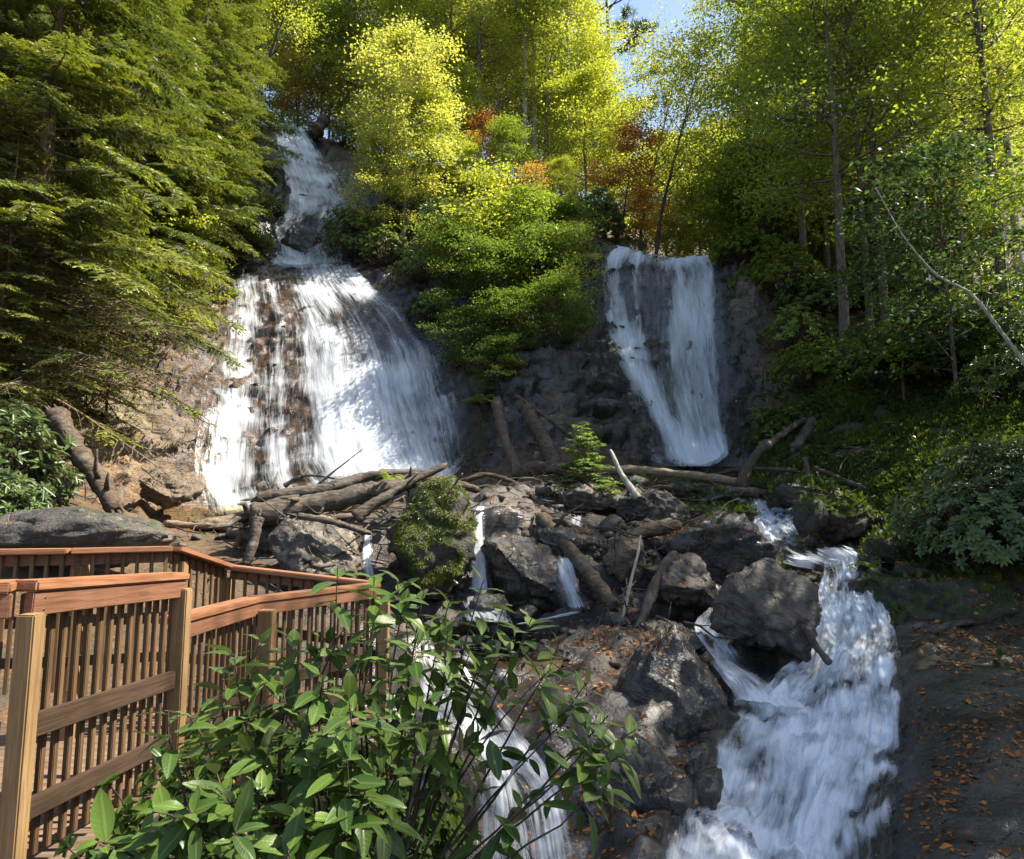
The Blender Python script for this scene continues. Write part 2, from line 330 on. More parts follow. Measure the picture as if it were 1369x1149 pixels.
# ------------------------------------------------------------------ terrain
def W(x, y, z): return (x, y, z)
CP = [at(*p) for p in [
  (330,1080,4),(650,960,7.9),(720,1149,5.9),(620,1149,5.6),(690,1040,6.9),(570,900,9.0),(620,850,10.8),(740,838,11.2),(690,870,10.2),
  (850,880,9.6),(860,960,7.9),(840,1060,6.5),(850,1149,5.6),(800,905,9.2),
  (940,840,10.9),(1080,900,9.7),(1080,1000,7.9),(1060,1149,6.5),(1150,1000,7.9),(960,1080,7.0),(1130,800,11.5),(1130,755,12.6),(990,930,9.2),
  (1230,900,8.8),(1300,850,9.6),(1360,850,9.6),(1300,1000,7.1),(1240,1149,5.9),(1360,1149,5.7),
  (1200,800,10.9),(1300,790,11.0),(1369,760,10.8),
  (640,690,13.4),(740,720,13.2),(850,760,12.5),(700,655,16),(800,650,16.5),(880,700,14.3),(960,730,13.6),(760,690,14.8),(560,690,14),(430,705,13.6),(300,725,13.2),
  (650,825,12.4),(760,825,12.2),(560,800,12.2),(430,800,11.5),(880,830,11.4),
  (1040,655,17.5),(1040,705,14.8),(1050,735,13.5),(1150,700,14.6),
  (60,700,12),(0,695,12),(160,690,15),(230,712,14.8),
  (290,692,21.5),(350,692,21),(450,675,20.5),(560,665,20.5),
  (160,640,20),(60,640,18.5),(160,560,21.6),(100,560,20.5),(200,450,24.6),(120,450,23.6),(250,380,28),(210,330,29.5),
  (290,600,22.9),(300,480,25.4),(340,372,28.8),(450,600,22.7),(450,480,25.2),(470,400,28),(440,355,30.8),(570,600,22.5),(585,520,24.2),(540,430,26.8),(610,620,22.2),
  (400,345,32.5),(400,290,34.6),(410,240,37),(420,200,39.5),(390,172,42),(350,360,30),(350,240,36),(340,170,41),
  (470,230,37),(460,330,32),(520,360,30),
  (620,480,24.4),(650,560,22.3),(700,640,19.6),(640,645,20),(760,640,19.6),(760,560,21.8),(760,460,24.2),(650,400,26.5),(720,350,28.4),(600,330,30.2),(560,290,33),(710,245,38),(800,310,31.5),(780,350,28.8),(650,280,34),
  (830,354,28.4),(930,354,28.4),(880,354,28.5),(830,450,26.9),(930,450,26.6),(870,560,24.8),(960,560,24.5),(900,628,22.7),(960,625,22.7),(820,600,22.6),(1000,632,22),
  (985,400,26.6),(1010,450,25.2),(1020,540,23.2),(1000,600,22.4),(985,347,28.4),(1060,345,28.8),(1075,368,27.3),
  (1130,482,20.6),(1185,467,22),(1100,600,17.9),(1200,560,17.6),(1100,645,16.4),(1300,550,15.6),(1369,450,19),(1369,560,14.6),(1369,330,27),(1200,655,14.5),(1200,400,27),(1300,660,12.6),
]]
CP += [Vector(p) for p in [(-3,0,-1.9),(0,0,-2.6),(0,2.3,-2.5),(3,0,-3.8),(3,3,-4.0),(6,3,-3.4),(-6,2,-1.7),(-8,6,-1.2),(-3,4,-1.85),(-2,3,-1.9),(-1.2,5.6,-2.1),(-3,6.5,-1.9),(-3.5,9,-1.2),(-.4,5.4,-3.0),(.6,4.2,-3.9),
  (9,6,-2.2),(9.5,10,-.8),(12,12,.8),(-14,10,.6),(-20,0,1),(-12,15,1.4),(-15,20,4.5),(-20,24,9),(-30,30,17),(-28,12,5),(-18,40,24),(-30,60,36),(-14,52,27),(-5,50,25.5),(3,50,23.5),(6.6,31,10.3),(8,36,10.6),(9,45,12.5),(13,60,16),
  (18,50,22),(22,34,17),(25,20,10),(18,12,4),(30,2,7),(30,50,30),(0,80,33),(-40,0,4),(40,80,40),(-40,90,46),(0,-20,-4),(40,-20,8),(-30,-20,0)]]
CPa = np.array([tuple(p) for p in CP])
def _phi(A, B): return np.sqrt(((A[:, None, :] - B[None, :, :]) ** 2).sum(-1) + .35)
_n = len(CPa); _A = np.zeros((_n + 3, _n + 3)); _A[:_n, :_n] = _phi(CPa[:, :2], CPa[:, :2]) + np.eye(_n) * -.004
_A[:_n, _n] = 1; _A[:_n, _n + 1:] = CPa[:, :2]; _A[_n, :_n] = 1; _A[_n + 1:, :_n] = CPa[:, :2].T
_w = np.linalg.solve(_A, np.concatenate([CPa[:, 2], [0, 0, 0]]))
def H0(xy):
    xy = np.atleast_2d(np.asarray(xy, float))[:, :2]; out = np.zeros(len(xy))
    for i in range(0, len(xy), 20000):
        q = xy[i:i + 20000]; out[i:i + 20000] = _phi(q, CPa[:, :2]) @ _w[:_n] + _w[_n] + q @ _w[_n + 1:]
    return out
def hz(x, y): return float(H0([[x, y]])[0])
def on_ground(px, py, d):
    p = at(px, py, d); return Vector((p.x, p.y, hz(p.x, p.y)))

# water courses: rows of (left px, right px, py, distance)
COURSES = {
 'left': [(330,470,357,30.6),(312,500,378,28.9),(300,556,430,26.9),(284,594,480,25.4),(272,616,530,24.2),(264,634,580,23.2),(258,650,640,22.2),(270,660,690,21.5)],
 'upper': [(362,408,170,42),(366,428,200,39.6),(374,452,240,37.2),(384,470,272,35.6),(378,476,292,34.4),(366,440,318,33.4),(372,452,345,32.3),(350,470,362,30.4)],
 'right': [(820,945,352,29.2),(804,955,358,28.2),(806,960,380,28.0),(808,968,450,26.8),(818,974,520,25.6),(846,978,580,24.2),(868,982,628,22.7)],
 'stream': [(985,1075,640,18.2),(985,1062,672,16.4),(1000,1080,700,15),(1012,1098,728,13.7),(1040,1140,742,13),(1096,1152,756,12.5),(1092,1164,790,11.6),(1080,1180,835,10.8),(1068,1200,885,9.9),(1004,1208,930,9.1),(960,1212,1000,7.9),(930,1206,1070,7.1),(905,1200,1149,6.45),(880,1190,1280,5.4),(850,1180,1500,4.2)],
 'side': [(950,985,822,11.3),(928,968,856,10.6),(936,985,890,9.9),(965,1040,930,9.2),(975,1090,970,8.5)],
 'lower': [(560,610,872,10.0),(548,640,925,8.9),(556,690,985,7.7),(600,748,1060,6.7),(632,775,1149,5.9),(640,790,1300,4.8),(520,800,1500,3.9)],
}
def course_pts(rows, n=60):
    L = np.array([tuple(at(a, c, d))[:2] for a, b, c, d in rows]); Rr = np.array([tuple(at(b, c, d))[:2] for a, b, c, d in rows])
    m = len(rows); t = np.linspace(0, m - 1, n)
    def ip(A):
        i = np.clip(np.floor(t).astype(int), 0, m - 2); f = (t - i)[:, None]
        p0 = A[np.clip(i - 1, 0, m - 1)]; p1 = A[i]; p2 = A[i + 1]; p3 = A[np.clip(i + 2, 0, m - 1)]
        return .5 * (2 * p1 + (p2 - p0) * f + (2 * p0 - 5 * p1 + 4 * p2 - p3) * f ** 2 + (3 * p1 - p0 - 3 * p2 + p3) * f ** 3)
    return ip(L), ip(Rr)
_wp = []
for k, rows in COURSES.items():
    L, Rr = course_pts(rows, 40)
    for f in np.linspace(0, 1, 5): _wp.append(L * (1 - f) + Rr * f)
_wp = np.vstack(_wp)

def axis(a, b, step, lo, hi, g=1.12):
    mid = list(np.arange(a, b + 1e-6, step)); s = step; x = b; up = []
    while x < hi: s *= g; x += s; up.append(x)
    s = step; x = a; dn = []
    while x > lo: s *= g; x -= s; dn.append(x)
    return np.array(dn[::-1] + mid + up)
xs = axis(-14, 14.5, .105, -120, 120, 1.10); ys = axis(4.5, 33, .095, -40, 260, 1.07)
X, Y = np.meshgrid(xs, ys); nx, ny = len(xs), len(ys); XY = np.stack([X.ravel(), Y.ravel()], -1)
Z = H0(XY)
Zg = Z.reshape(ny, nx); gy = np.gradient(Zg, ys, axis=0); gx = np.gradient(Zg, xs, axis=1)
N = np.stack([-gx.ravel(), -gy.ravel(), np.ones(nx * ny)], -1); N /= np.linalg.norm(N, axis=1)[:, None]
near = (np.abs(XY[:, 0]) < 18) & (XY[:, 1] > 2) & (XY[:, 1] < 46)
wet = np.zeros(len(XY)); idx = np.where(near)[0]
for i in range(0, len(idx), 8000):
    q = XY[idx[i:i + 8000]]; d2 = ((q[:, None, :] - _wp[None]) ** 2).sum(-1).min(1); wet[idx[i:i + 8000]] = np.exp(-np.maximum(0, np.sqrt(d2) - .25) ** 2 / 1.3)
slope = sstep(.80, .60, N[:, 2])
Vt = np.stack([XY[:, 0], XY[:, 1], Z], -1)
def blob(cx, cy, r): return np.exp(-((XY[:, 0] - cx) ** 2 + (XY[:, 1] - cy) ** 2) / (r * r))
def blobp(px, py, d, r): p = at(px, py, d); return blob(p.x, p.y, r)
bed = np.clip(blobp(700, 700, 14, 4.5) + blobp(950, 720, 13, 4) + blobp(850, 950, 8, 3.2) + blobp(1290, 960, 8, 2.6) + blobp(640, 860, 10.5, 2.6) + blobp(900, 1100, 6, 2.5), 0, 1)
face = np.clip(blobp(170, 560, 21.5, 3.2) + blobp(200, 640, 20, 2.6) + blobp(270, 450, 25.5, 2.5), 0, 1)
bank = np.clip(blobp(1180, 580, 17, 4.2) + blobp(1330, 560, 15, 3.5) + blobp(1090, 630, 16.6, 2.0), 0, 1)
rock = np.clip(np.maximum(np.maximum(slope * (XY[:, 1] < 36) * sstep(9.5, 8.0, XY[:, 0]), wet), np.maximum(bed, face)) * (1 - .8 * bank), 0, 1)
slab = np.clip(blobp(1300, 960, 7.8, 2.3) + blobp(1290, 1090, 6.3, 1.4), 0, 1); rock = np.maximum(rock, slab)
nz1 = fbm(Vt * [.45, .45, 1.9], 4, .5); nz2 = fbm(Vt * [1.6, 1.6, 6.5] + 50, 3, .55); nz3 = fbm(Vt * .8 + 9, 4)
led = np.abs(((Vt[:, 2] * 1.05 + nz3 * .9) % 1.0) - .5) * 2          # ledges of the bedded rock
led2 = np.abs(((Vt[:, 2] * 3.1 + nz3 * 1.6 + 4) % 1.0) - .5) * 2
far_k = sstep(60, 34, XY[:, 1])
disp = rock * (nz1 * .30 + nz2 * .24 - np.abs(fbm(Vt * [1.1, 1.1, 1.6] + 31, 3)) ** .6 * .30 + .14 + (sstep(.15, .85, led) - .5) * np.where(XY[:, 0] < 0, .20, .45) * sstep(-.25, .3, nz3) * np.maximum(slope, face) + (sstep(.2, .8, led2) - .5) * np.where(XY[:, 0] < 0, .09, .15) * np.maximum(slope, face)) * far_k + (1 - rock) * nz3 * .12
disp *= 1 - .75 * slab
_co = np.vstack([course_pts(COURSES[k], 40)[0] * (1 - f) + course_pts(COURSES[k], 40)[1] * f for k, fs in (('left', (.42, .52, .62, .72, .82, .92)), ('right', (.6, .75, .9))) for f in fs])
core = np.zeros(len(XY)); _i = np.where(wet > .5)[0]; core[_i] = np.exp(-((XY[_i][:, None, :] - _co[None]) ** 2).sum(-1).min(1) / .35); disp *= 1 - .6 * core
_cs = np.vstack([course_pts(COURSES[k], 60)[0] * (1 - f) + course_pts(COURSES[k], 60)[1] * f for k in ('stream', 'side', 'lower') for f in (.2, .4, .6, .8)]); scor = np.zeros(len(XY)); scor[_i] = np.exp(-((XY[_i][:, None, :] - _cs[None]) ** 2).sum(-1).min(1) / .12)
Vt2 = Vt + N * disp[:, None]; Vt2[:, 2] -= .42 * blobp(665, 852, 10.9, 1.5) + .3 * blobp(420, 684, 20.6, 2.5) + .25 * blobp(1055, 732, 13.5, .7) + .22 * scor
warm = np.clip(blobp(290, 520, 24.5, 3.6) + blobp(330, 600, 23, 3) + face * .8 + blobp(360, 400, 28, 2.5) * .8, 0, 1) * .85
pale = np.clip(blobp(120, 590, 20.6, 2.1) * 1.1 + blobp(1000, 410, 26.2, .8), 0, 1)
litter = np.clip((1 - rock) * 1.1 - bank * .5, 0, 1); litter = np.maximum(litter, .12 * bed * (1 - wet))
litter *= 1 - .85 * slab; litter = np.maximum(litter, blobp(170, 640, 20.3, 1.6) * .6)
moss = np.clip(bank * 1.2 + (1 - rock) * .35 + blobp(1290, 900, 9, 1.2) * .5, 0, 1) * (1 - wet * .7)
wetm = np.clip(.6 * blobp(690, 560, 22, 3.5) + slab * .9 + np.maximum(wet * (1 - .5 * face), bed * .55) + slope * .4 * (XY[:, 0] > -4), 0, 1)
ii = np.arange(ny - 1)[:, None] * nx + np.arange(nx - 1)[None, :]
Q = np.stack([ii, ii + 1, ii + nx + 1, ii + nx], -1).reshape(-1, 4)
rk = rock[Q].mean(1) > .5
AT = {'wet': wetm, 'warm': warm, 'pale': pale, 'litter': litter, 'moss': moss}
def submesh(name, q):
    used = np.unique(q); mp = np.full(len(Vt2), -1); mp[used] = np.arange(len(used))
    return mesh(name, Vt2[used], mp[q], M['terrain'], True, {k: v[used] for k, v in AT.items()})
tag(link('ground', submesh('ground', Q[~rk])), 'leaf strewn forest ground rising steeply on both sides of the creek', 'ground', kind='structure')
tag(link('rock_face', submesh('rock_face', Q[rk])), 'dark layered bedrock under the two waterfalls and along the creek bed', 'rock face', kind='structure')
BVT = BVHTree.FromPolygons([tuple(v) for v in Vt2], [tuple(q) for q in Q.tolist()])
def gz(x, y):
    h = BVT.ray_cast(Vector((x, y, 200)), Vector((0, 0, -1)))
    return h[0].z if h[0] else hz(x, y)

# ------------------------------------------------------------------ water
def sheet(name, key, label, mat, nu, nv, cover, off=(.10, .24), amp=.06, arch=0.0):
    L, Rr = course_pts(COURSES[key], nv)
    u = np.linspace(0, 1, nu); P = L[:, None] * (1 - u)[None, :, None] + Rr[:, None] * u[None, :, None]
    xy = P.reshape(-1, 2); z = H0(xy); e = .12
    gx_ = (H0(xy + [e, 0]) - H0(xy - [e, 0])) / (2 * e); gy_ = (H0(xy + [0, e]) - H0(xy - [0, e])) / (2 * e)
    Nn = np.stack([-gx_, -gy_, np.ones(len(z))], -1); Nn /= np.linalg.norm(Nn, axis=1)[:, None]
    base = np.stack([xy[:, 0], xy[:, 1], z], -1)
    Bg = base.reshape(nv, nu, 3)
    ulen = np.linalg.norm(Bg[:, -1] - Bg[:, 0], axis=1); vl = np.concatenate([[0], np.cumsum(np.linalg.norm(np.diff(Bg[:, nu // 2], axis=0), axis=1))])
    mw = ulen.max()
    UU = ((u - .5)[None, :] * (ulen[:, None] * .5 + mw * .5)).ravel(); VV = np.repeat(vl, nu); U = np.tile(u, nv); T = np.repeat(np.linspace(0, 1, nv), nu)
    Vs = []; Fs = []; UV = []; CV = []; LY = []
    i2 = np.arange(nv - 1)[:, None] * nu + np.arange(nu - 1)[None, :]; q = np.stack([i2, i2 + 1, i2 + nu + 1, i2 + nu], -1).reshape(-1, 4)
    for k, o in enumerate(off):
        wv = fbm(np.stack([UU * 2.2, VV * .55, np.full(len(UU), k * 7.)], -1), 4); wf = fbm(np.stack([UU * 7, VV * 1.6, np.full(len(UU), k * 3. + 1)], -1), 3)
        edge = fbm(np.stack([VV * .9, U * 2 + k, np.full(len(UU), 2.)], -1), 3) * .10
        cv = cover(U + edge * .6, T, UU, VV, k) * sstep(0, .07, U + edge) * sstep(0, .07, 1 - U + edge) * sstep(0, .03, T) * sstep(0, .02, 1.0 - T)
        Vs.append(base + Nn * (o + wv * amp + wf * amp * .45)[:, None]); Fs.append(q + k * len(base))
        UV.append(np.stack([UU, VV], -1)); CV.append(np.clip(cv, 0, 1)); LY.append(np.full(len(base), float(k)))
    me = mesh(name, np.vstack(Vs), np.vstack(Fs), mat, True, {'cover': np.concatenate(CV), 'lay': np.concatenate(LY)}, np.vstack(UV))
    return tag(link(name, me), label, 'water', kind='structure')
def bmp(x, c, w): return np.exp(-((x - c) / w) ** 2)
def cov_left(U, T, UU, VV, k):
    c = .34 * sstep(.32, .48, U) * sstep(1.05, .90, U) + .33 * bmp(U, .10, .10) + .24 * bmp(U, .29, .035) + .10
    c = np.where(T < .16, .16 + .30 * sstep(.35, .7, U), c)
    c += .26 * bmp(U, .60, .15) * sstep(.35, .6, T) + .30 * bmp(U, .54, .10) * bmp(T, .36, .04) - .16 * sstep(.16, .3, T) * sstep(.5, .36, T) * sstep(.4, .6, U)
    c -= .18 * sstep(.84, .98, U) * sstep(.3, .7, T) - .14 * bmp(U, .12, .14) * sstep(.45, .75, T)
    n = fbm(np.stack([UU * .8, VV * .5, np.full(len(U), k + 3.)], -1), 3)
    led_ = np.maximum(0, fbm(np.stack([UU * .35, VV * 2.6, np.full(len(U), 5.)], -1), 3))
    return c + n * .34 + led_ * .22 * (U < .42)
def cov_up(U, T, UU, VV, k):
    return .54 + fbm(np.stack([UU * .8, VV * .5, np.full(len(U), k + 8.)], -1), 3) * .45 - .55 * bmp(T, .66, .09) * bmp(U, .5, .35) - .25 * bmp(U, .95, .2)
def cov_right(U, T, UU, VV, k):
    top = .38 * bmp(U, .09, .10) + .32 * bmp(U, .30, .05) + .08 * bmp(U, .42, .06) + .38 * sstep(.44, .66, U) * sstep(1.03, .88, U)
    low = .60 * bmp(U, .08 + (T - .4) * .72, .17) * sstep(.30, .5, T) + .36 * sstep(.35, .65, U) * sstep(1.03, .88, U)
    c = top * sstep(.62, .38, T) + low * sstep(.32, .56, T) + .22 * sstep(.82, 1, T) + .30 * sstep(.20, .06, T)
    return c * 1.12 + fbm(np.stack([UU * 1.6, VV * .30, np.full(len(U), k + 13.)], -1), 3) * .38
def cov_stream(U, T, UU, VV, k):
    n = fbm(np.stack([UU * 1.0, VV * .9, np.full(len(U), k + 23.)], -1), 4); n2 = fbm(np.stack([UU * 2.4, VV * 2.0, np.full(len(U), k + 4.)], -1), 3)
    return (.41 + n * .70 + n2 * .55) * (1 - .75 * bmp(T, .25, .035)) + .15 * sstep(.4, .6, T) * bmp(U, .45, .3)
def cov_plain(U, T, UU, VV, k): return (.34 - .2 * bmp(T, 0, .1)) + fbm(np.stack([UU * 1.2, VV * .8, np.full(len(U), k + 33.)], -1), 4) * .6
sheet('waterfall', 'left', 'wide white waterfall fanning over sunlit brown rock on the left', M['water'], 190, 200, cov_left)
sheet('waterfall', 'upper', 'narrow upper waterfall tier coming down between trees high above the wide one', M['water'], 50, 150, cov_up, (.14, .28), .08)
sheet('waterfall', 'right', 'tall bluish waterfall dropping in shade beside the mossy right bank', M['water'], 110, 180, cov_right, (.08, .17, .27), .06)
sheet('stream', 'stream', 'foaming white rapids rushing past boulders down the right of the creek', M['rapid'], 110, 260, cov_stream, (-.02, .08, .16), .20)
sheet('stream', 'side', 'narrow white chute slipping left around the big round boulder', M['rapid'], 30, 80, lambda *q: cov_plain(*q) + .14, (.12, .2), .08)
sheet('stream', 'lower', 'white cascade spilling below the pool behind the laurel shrub', M['water_thin'], 80, 120, cov_plain, (.08, .18), .08)
def trickle(label, rows, wid, cover=.6, mat='water_thin', seed=0, n=40, nu=14):
    """a narrow fall over a ledge: rows of (px, py, d) along its middle, free of the ground"""
    P = np.array([tuple(at(*r)) for r in rows]); m = len(P); t = np.linspace(0, m - 1, n); i = np.clip(np.floor(t).astype(int), 0, m - 2); f = (t - i)[:, None]
    c = P[i] * (1 - f) + P[i + 1] * f; wd = np.interp(t, range(m), wid)
    u = np.linspace(-.5, .5, nu); B = c[:, None, :] + np.array([1., 0, 0])[None, None] * (wd[:, None] * u[None])[..., None]
    B[:, :, 1] += (u[None] ** 2) * wd[:, None] * .8
    vl = np.concatenate([[0], np.cumsum(np.linalg.norm(np.diff(c, axis=0), axis=1))])
    UU = (u[None] * wd[:, None]).ravel(); VV = np.repeat(vl, nu); U = np.tile(u + .5, n); Vs = []; Fs = []; UV = []; CV = []; LY = []
    i2 = np.arange(n - 1)[:, None] * nu + np.arange(nu - 1)[None, :]; q = np.stack([i2, i2 + 1, i2 + nu + 1, i2 + nu], -1).reshape(-1, 4)
    for k in range(2):
        w1 = fbm(np.stack([UU * 5, VV * 1.2, np.full(len(UU), k * 5. + seed)], -1), 3)
        V = B.reshape(-1, 3) + np.array([0, -1, .3])[None] * (w1 * .07 + .05 * k)[:, None]
        cv = cover + fbm(np.stack([UU * 2.5, VV, np.full(len(UU), k + 3. + seed)], -1), 3) * .6
        Vs.append(V); Fs.append(q + k * len(V)); UV.append(np.stack([UU, VV], -1)); CV.append(np.clip(cv * sstep(0, .3, U + w1 * .25) * sstep(0, .3, 1 - U + w1 * .25) * sstep(0, .06, VV / VV.max()) * sstep(0, .08, 1 - VV / VV.max()), 0, 1)); LY.append(np.full(len(V), k + .3))
    return tag(link('waterfall', mesh('waterfall', np.vstack(Vs), np.vstack(Fs), M[mat], True, {'cover': np.concatenate(CV), 'lay': np.concatenate(LY)}, np.vstack(UV))), label, 'water', kind='structure')
trickle('thin white fall dropping between the mossy boulder and the dark boulder into the pool', [(644,676,13.6),(640,690,13.1),(637,720,12.6),(639,760,12.3),(642,800,12.1)], [.22,.24,.30,.42,.50], .50)
trickle('foam fanning out where the thin fall meets the pool', [(640,796,11.95),(646,812,11.6),(652,826,11.2),(656,834,10.9)], [.5,.8,1.1,1.2], .44, 'rapid', 2)
trickle('veil of thin water under the slanting log at the pool', [(752,745,12.5),(757,765,12.2),(763,790,12.0),(770,818,11.75)], [.3,.42,.48,.5], .40, seed=3)
trickle('thin foam line running off the veil across the pool', [(775,818,11.6),(745,826,11.5),(712,832,11.4),(690,836,11.3)], [.2,.25,.25,.2], .42, 'rapid', 4)
trickle('small white fall under the driftwood behind the lower handrail', [(492,712,12.6),(490,735,12.3),(492,760,12.1),(500,790,11.9)], [.14,.2,.26,.36], .46, seed=6)
trickle('short spill of white water behind the far handrail', [(262,722,13.4),(272,734,13.0),(284,748,12.7),(292,770,12.4)], [.9,1.0,1.1,1.1], .42, seed=9)
trickle('little spill over the ledge above the slanting log', [(770,690,14.0),(768,712,13.6),(764,730,13.2)], [.25,.3,.4], .40, seed=12)
trickle('thin side channel of white water beside the right hand bush', [(1128,646,16),(1150,690,14),(1172,714,13.2),(1178,722,12.9),(1168,772,11.8),(1180,790,11.4)], [.2,.25,.5,.5,.3,.3], .42, 'rapid', 15)
def pool(label, c, rx, ry, foam, squash=1.0):
    n = 48; rr = 10; th = np.arange(n) / n * 2 * math.pi; V = [(0, 0, 0)]; cv = [foam * .5]
    wob = 1 + .22 * perlin(np.stack([np.cos(th) * 1.4 + c.x, np.sin(th) * 1.4, th * 0 + c.y], -1))
    for r in range(1, rr + 1):
        for k in range(n): V.append((math.cos(th[k]) * rx * r / rr * wob[k], math.sin(th[k]) * ry * r / rr * wob[k], 0)); cv.append(foam * (.4 + .6 * (math.sin(th[k]) * r / rr > .1)))
    f3 = [(0, 1 + k, 1 + (k + 1) % n) for k in range(n)]; f4 = [(1 + r * n + k, 1 + (r + 1) * n + k, 1 + (r + 1) * n + (k + 1) % n, 1 + r * n + (k + 1) % n) for r in range(rr - 1) for k in range(n)]
    return tag(link('pool', mesh('pool', V, [np.array(f3), np.array(f4)], M['pool'], True, {'cover': cv}), loc=c), label, 'water', kind='structure')
c_ = at(655, 850, 10.9); c_.z = -2.02
pool('shallow amber pool of clear water below the thin falls', c_, 1.9, 1.3, .4)
c_ = at(420, 684, 20.6); c_.z = .22
pool('foaming pool at the foot of the wide waterfall behind the driftwood', c_, 4.6, 1.6, 1.0)
c_ = at(930, 630, 22.1); c_.z = 1.45
pool('foaming pool at the foot of the tall right waterfall', c_, 1.8, 1.0, 1.0)
c_ = at(1060, 730, 13.6); c_.z = -.62
pool('small foamy basin above the right rapids', c_, 1.1, .5, 1.0)

def unit(A): return A / (np.linalg.norm(A, axis=-1, keepdims=True) + 1e-9)
# ------------------------------------------------------------------ boulders
_ico = {}
def ico(sub):
    if sub not in _ico:
        import bmesh
        bm = bmesh.new(); bmesh.ops.create_icosphere(bm, subdivisions=sub, radius=1)
        _ico[sub] = (np.array([v.co[:] for v in bm.verts]), np.array([[v.index for v in f.verts] for f in bm.faces])); bm.free()
    return _ico[sub]
ROCK_BVH = []
def boulder(label, px, py, d, wpx, hpx, mat='rock', depth=.8, seed=0, tilt=0, rz=0, sub=5, facets=11, rough=.10, group=None, name='boulder', dy=.0):
    rs = np.random.RandomState(seed + 100); V, Fc = ico(sub); V = V.copy()
    for _ in range(facets):
        n = rs.normal(size=3); n /= np.linalg.norm(n); r = rs.uniform(.5, .85)
        s = V @ n - r; V -= np.where(s > 0, s * .95, 0)[:, None] * n
    V /= np.abs(V).max(0)
    sx, sz = wpx * m_per_px(d) / 2, hpx * m_per_px(d) / 2; S = np.array([sx, sx * depth, sz]); V = V * S
    nn = V / (np.linalg.norm(V / S, axis=1)[:, None] + 1e-6); nn /= np.linalg.norm(nn, axis=1)[:, None]
    sz_ = (sx * sz) ** .5; o = seed * 3.7
    V = V + nn * ((fbm(V / sz_ * 1.1 + o, 4) * rough * 2.0 + fbm(V / sz_ * [3, 3, 9] + o, 4) * rough * .7 - np.abs(fbm(V / sz_ * 1.7 + o + 9, 2)) ** .5 * rough * .5) * sz_)[:, None]
    ax_ = unit(rs.normal(size=3) * [.6, .6, 1]); tt = (V / sz_) @ ax_ * 3.2 + fbm(V / sz_ * 1.6 + o + 5, 3) * .9; V = V + nn * (((tt % 1.0) ** 1.6 - .4) * rough * .55 * sz_)[:, None]
    rd = 1 - np.abs(fbm(V / sz_ * 1.3 + o + 21, 3)); V = V - nn * (sstep(.86, 1.0, rd) * rough * .9 * sz_)[:, None]
    Rm = np.array(Matrix.Rotation(R(tilt), 3, 'Y') @ Matrix.Rotation(R(rz), 3, 'Z')); V = V @ Rm.T
    p = at(px, py, d); o_ = link(name, mesh(name, V, Fc, M[mat]), loc=p); tag(o_, label, 'boulder', group)
    ROCK_BVH.append((V + np.array(p), Fc, o_)); return o_
B = boulder
B('large flat grey boulder just behind the far handrail', 112, 716, 9.6, 250, 84, 'rock', .55, 1, -4, 10)
B('lichen speckled brown boulder under the driftwood pile', 424, 738, 11.6, 128, 100, 'rock_pale', .8, 2, 0, 30)
mossb = B('tall boulder draped in thick green and golden moss', 566, 716, 12.2, 140, 165, 'rock_moss', .8, 3, 5, 0)
B('dark wet boulder between the two thin falls at the pool', 712, 770, 12.6, 150, 122, 'rock_dark', .8, 4, 6, 20)
B('small round wet boulder splashed by the thin fall in the pool', 652, 812, 11.7, 62, 52, 'rock_dark', .9, 5, 0, 0, 4)
B('brown layered ledge rock at the lip of the thin fall', 702, 703, 13.9, 125, 60, 'rock_tan', .8, 6, -6, 15)
B('rounded grey rock below the small feathery sapling', 800, 672, 14.8, 100, 52, 'rock', .8, 7, 4, 0)
B('angular brown rock right of the bleached branch', 872, 684, 14.5, 95, 58, 'rock', .8, 8, 14, 30)
B('blue grey wet rock in the middle of the ledge', 762, 728, 13.3, 110, 56, 'rock_dark', .9, 9, 12, 0)
B('tan squarish rock beside the thin white branch', 836, 752, 12.4, 72, 82, 'rock_tan', .8, 10, 6, 20, facets=14)
B('large dark wedge shaped boulder with scattered leaves', 958, 738, 12.9, 180, 112, 'rock_dark', .8, 11, 10, 25, facets=13)
B('flat faced grey boulder leaning under the dark wedge boulder', 925, 784, 11.6, 118, 78, 'rock', .8, 12, -8, 40, facets=14)
B('biggest rounded boulder splitting the right rapids', 1028, 826, 10.2, 146, 150, 'rock', .85, 13, -28, 20, facets=13)
B('dark rock under the log tangle at the head of the rapids', 1078, 664, 15.2, 95, 52, 'rock_dark', .8, 14, 0, 10)
B('dark domed boulder with a mossy top beside the rapids', 1124, 696, 13.7, 82, 66, 'rock_moss', .8, 15, 0, 0)
B('small mossy boulder at the left foot of the domed boulder', 1076, 692, 13.5, 56, 66, 'rock_moss', .9, 16, 25, 0, 4)
B('wide dark mossy boulder on the right bank of the rapids', 1240, 806, 10.9, 196, 112, 'rock_moss', .9, 17, -6, 0)
B('low mossy stone between the side channel and the bush', 1198, 738, 12.2, 80, 42, 'rock_moss', .8, 18, 5, 0, 4)
B('flat mossy slab left of the right stream head', 944, 688, 15.2, 118, 32, 'rock_moss', .9, 19, 2, 0)
B('flat wet stone in front of the right pool', 1010, 655, 17.2, 70, 28, 'rock_dark', .9, 20, 0, 0, 4)
B('dark block standing in the upper waterfall', 405, 322, 32.9, 58, 60, 'rock_dark', .8, 21, 4, 0, facets=14)
B('brown stone at the foot of the dark block in the upper fall', 428, 340, 32.4, 26, 22, 'rock_tan', .8, 22, 0, 0, 4)
B('low mossy ledge stone under the leaning mossy trunks', 650, 660, 16.6, 120, 26, 'rock_moss', .9, 23, -3, 0)
B('long dark slab between the pool and the lower rapids', 905, 950, 8.4, 170, 190, 'rock_dark', .8, 24, 22, 0, facets=8)
